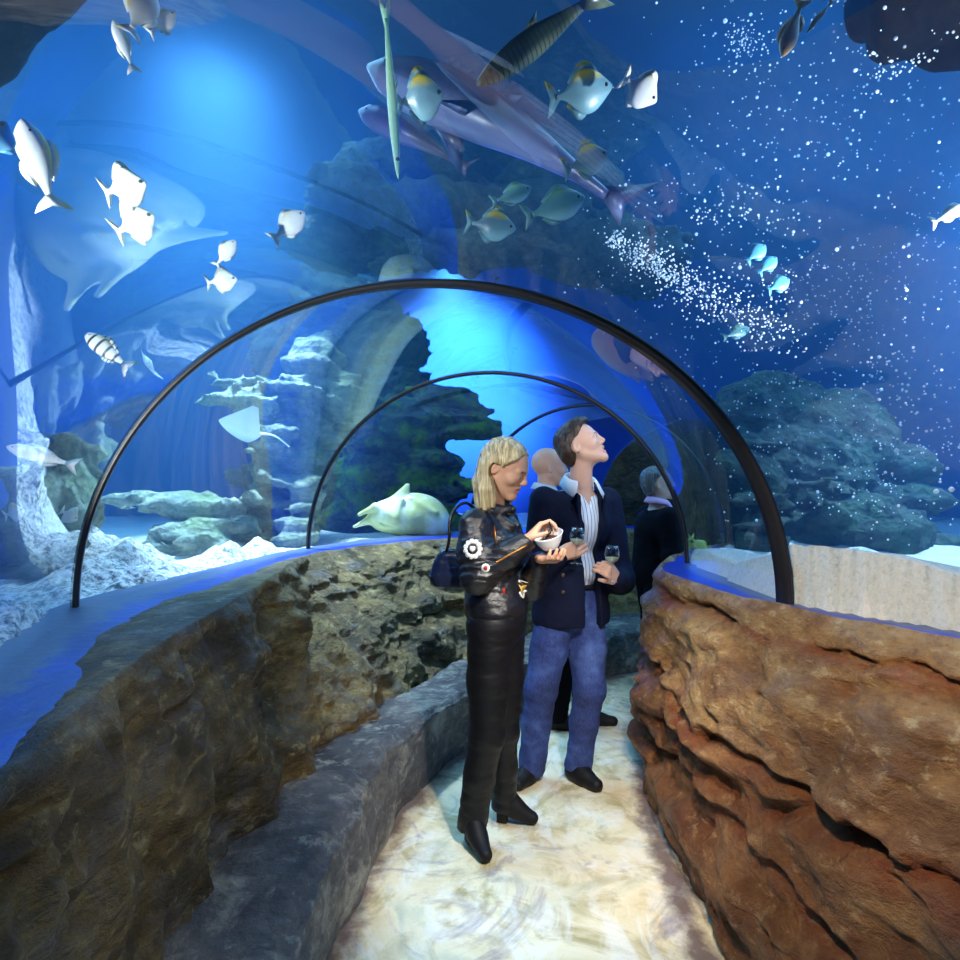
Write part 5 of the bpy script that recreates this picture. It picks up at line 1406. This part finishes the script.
def small_ray(label, c, span, length, d, seed, yaw=0.0, mat=None, tilt=0.0):
    """a flat ray: a diamond disc with a body hump and a whip tail"""
    n, m = 25, 25; u = np.linspace(-1, 1, n); v = np.linspace(-1, 1, m)
    U, Vv = np.meshgrid(u, v, indexing='ij')
    X = Vv * (1 - .86 * np.abs(U) ** 1.2) - .34 * np.abs(U) ** 1.4; Y = U
    th = .20 * np.exp(-(U / .28) ** 2) * (1 - Vv ** 2) + .03 * (1 - np.abs(U)) * (1 - Vv ** 2)
    lift = .30 * np.abs(U) ** 2
    T = np.stack([X * length / 2, Y * span / 2, (th + lift) * span / 2], -1); Bm = np.stack([X * length / 2, Y * span / 2, (lift - th * .4 - .004) * span / 2], -1)
    mb = MB(); mb.add(T, grid_faces(n, m).tolist()); mb.add(Bm, grid_faces(n, m, flip=True).tolist())
    o = mb.build('ray', mat); tag(o, label, 'ray')
    MB().tube(smooth_path([(-length * .45, 0, .02), (-length * .8, .02, .03), (-length * 1.2, -.03, .02)], 16), np.linspace(.012, .003, 16), 6).build('tail', mat, o)
    o.rotation_euler = (math.radians(tilt), math.radians(-20), math.radians(yaw)); o.location = at(*c, d)
    return o
M_ray = fish_material('pale_ray_skin', (.62, .74, .78), (.72, .84, .88), (.85, .92, .95))
small_ray('white-bellied ray gliding in front of the tall pale coral tower', (240, 428), .46, .34, 5.0, 1, 200, M_ray, 35)
small_ray('small pale blue ray under the thin banded fish', (146, 362), .22, .22, 3.4, 2, 120, M_ray, 60)

def big_ray():
    d = 5.75
    S = SDF(at(340, 560, d) - np.array([0, .5, 0]), at(460, 470, d) + np.array([0, .6, .1]), .011)
    g = lambda px, py, o=0: at(px, py, d) + np.array([0, o, 0])
    S.ell(g(414, 516, .05), (.30, .22, .215), k=.05); S.ell(g(392, 516, -.02), (.22, .17, .16), k=.06); S.ell(g(432, 524, .05), (.17, .18, .155), k=.06)
    S.cap(g(388, 512, -.05), g(357, 526, -.10), .095, .022, .05, sq=((0, .2, 1), .62)); S.cap(g(398, 505, -.04), g(408, 486, -.05), .10, .028, .04, sq=((0, 1, 0), .45))
    S.cap(g(362, 514, -.13), g(378, 506, -.14), .018, .03, .04); S.cap(g(378, 506, -.15), g(398, 517, -.17), .024, .022, .04); S.cap(g(398, 517, -.17), g(404, 500, -.14), .020, .024, .03)
    S.cap(g(412, 498, -.10), g(436, 512, -.12), .022, .018, .05)
    S.cap(g(384, 522, -.16), g(400, 528, -.17), .012, .012, .02, 'cut')
    N = Nodes('yellow_green_ray_skin'); v = N.coord()
    c = N.ramp(N.noise(v, 3.2, 5, .6), [(.34, rgb((176, 184, 96))), (.52, rgb((206, 210, 150))), (.66, rgb((232, 236, 220)))])
    o = link('ray', S.mesh('ray', N.pbr(col=c, rough=.45, normal=N.bump(N.noise(v, 12, 4), .3, .02))))
    tag(o, 'big pale yellow-green ray curled up against the acrylic on the ledge', 'ray')
big_ray()
# ================================================================== lights
def spot(name, loc, to, power, col, angle=60, blend=.6, size=.08):
    l = bpy.data.lights.new(name, 'SPOT'); l.energy = power; l.color = col; l.spot_size = math.radians(angle); l.spot_blend = blend; l.shadow_soft_size = size
    o = bpy.data.objects.new(name, l); COL.objects.link(o); o.location = loc
    o.rotation_euler = (Vector(to) - Vector(loc)).to_track_quat('-Z', 'Y').to_euler(); return o
def area(name, loc, to, power, col, sx, sy):
    l = bpy.data.lights.new(name, 'AREA'); l.shape = 'RECTANGLE'; l.size = sx; l.size_y = sy; l.energy = power; l.color = col
    o = bpy.data.objects.new(name, l); COL.objects.link(o); o.location = loc
    o.rotation_euler = (Vector(to) - Vector(loc)).to_track_quat('-Z', 'Y').to_euler(); return o
TL = 5.2
area('tank_lamp', (-3, 6, TL), (-3, 6, 0), 600, (.32, .72, 1), 4, 6)
area('tank_lamp', (3.5, 4, TL), (3.5, 4, 0), 440, (.30, .66, 1), 4, 6)
spot('tank_beam', (-2.2, 5.1, 5.95), (-1.9, 4.7, 0), 8500, (.78, .92, 1), 50, 1.0, .3)
spot('tank_beam', (-.5, 9.3, 5.0), (-.4, 12.5, 3.6), 20000, (.85, .95, 1), 66, .9, .2)
spot('tank_beam', (4.2, 4.2, TL), (3.6, 4.0, 0), 3600, (.6, .8, 1), 60, .8, .15)
spot('fish_fill_light', (-1.55, .35, 1.15), at(125, 150, 2.0), 620, (1, .98, .9), 70, .7, .04)  # unseen fill added in the water to make the white fish bright
spot('fish_fill_light', (1.95, 1.0, 1.30), at(690, 130, 3.2), 700, (.95, .97, 1), 44, .7, .04)  # unseen fill added for the fish and bubbles on the right
spot('fish_fill_light', (1.95, 1.0, 1.30), at(640, 89, WHITE_AT), 420, (1, 1, 1), 13, .5, .03)  # narrow unseen fill added for a single white fish
spot('unseen_tunnel_spot', (.5, 1.2, 2.0), (.15, 2.9, 0), 165, (1, .96, .91), 56, .7, .05)  # unseen spots added inside the tunnel for the floor and both walls
spot('unseen_tunnel_spot', (.2, .9, 2.0), (1.3, 2.2, .6), 140, (1, .84, .64), 66, .8, .05)
spot('unseen_tunnel_spot', (.8, .7, 2.0), (-.9, 2.4, .5), 62, (1, .88, .66), 80, .8, .05)
spot('unseen_tunnel_spot', (-.5, 1.5, 1.98), (.35, 2.9, 1.45), 60, (.9, .95, 1), 46, .6, .04)  # unseen key light added to brighten the couple's heads
spot('unseen_tunnel_spot', (.86, 2.5, 1.93), (.46, 3.1, 1.52), 16, (.94, .97, 1), 60, .7, .05)  # unseen light added to brighten the man and his reflection

W = bpy.data.worlds.new('World'); SC.world = W; W.use_nodes = True
W.node_tree.nodes['Background'].inputs[0].default_value = (.01, .03, .1, 1); W.node_tree.nodes['Background'].inputs[1].default_value = .0

# ================================================================== camera
cam = bpy.data.cameras.new('camera'); co = bpy.data.objects.new('camera', cam); COL.objects.link(co)
cam.sensor_fit = 'HORIZONTAL'; cam.sensor_width = 36; cam.lens = 36 * FPX / 960; cam.shift_y = (HOR - 480) / 960
co.location = (0, 0, EYE); co.rotation_euler = (PI / 2, 0, 0); cam.clip_start = .02
SC.camera = co
vs = SC.view_settings
SC.display_settings.display_device = 'sRGB'
vs.view_transform = 'Standard'; vs.look = 'None'; vs.gamma = 1.0; vs.use_curve_mapping = False
vs.exposure = 0.0
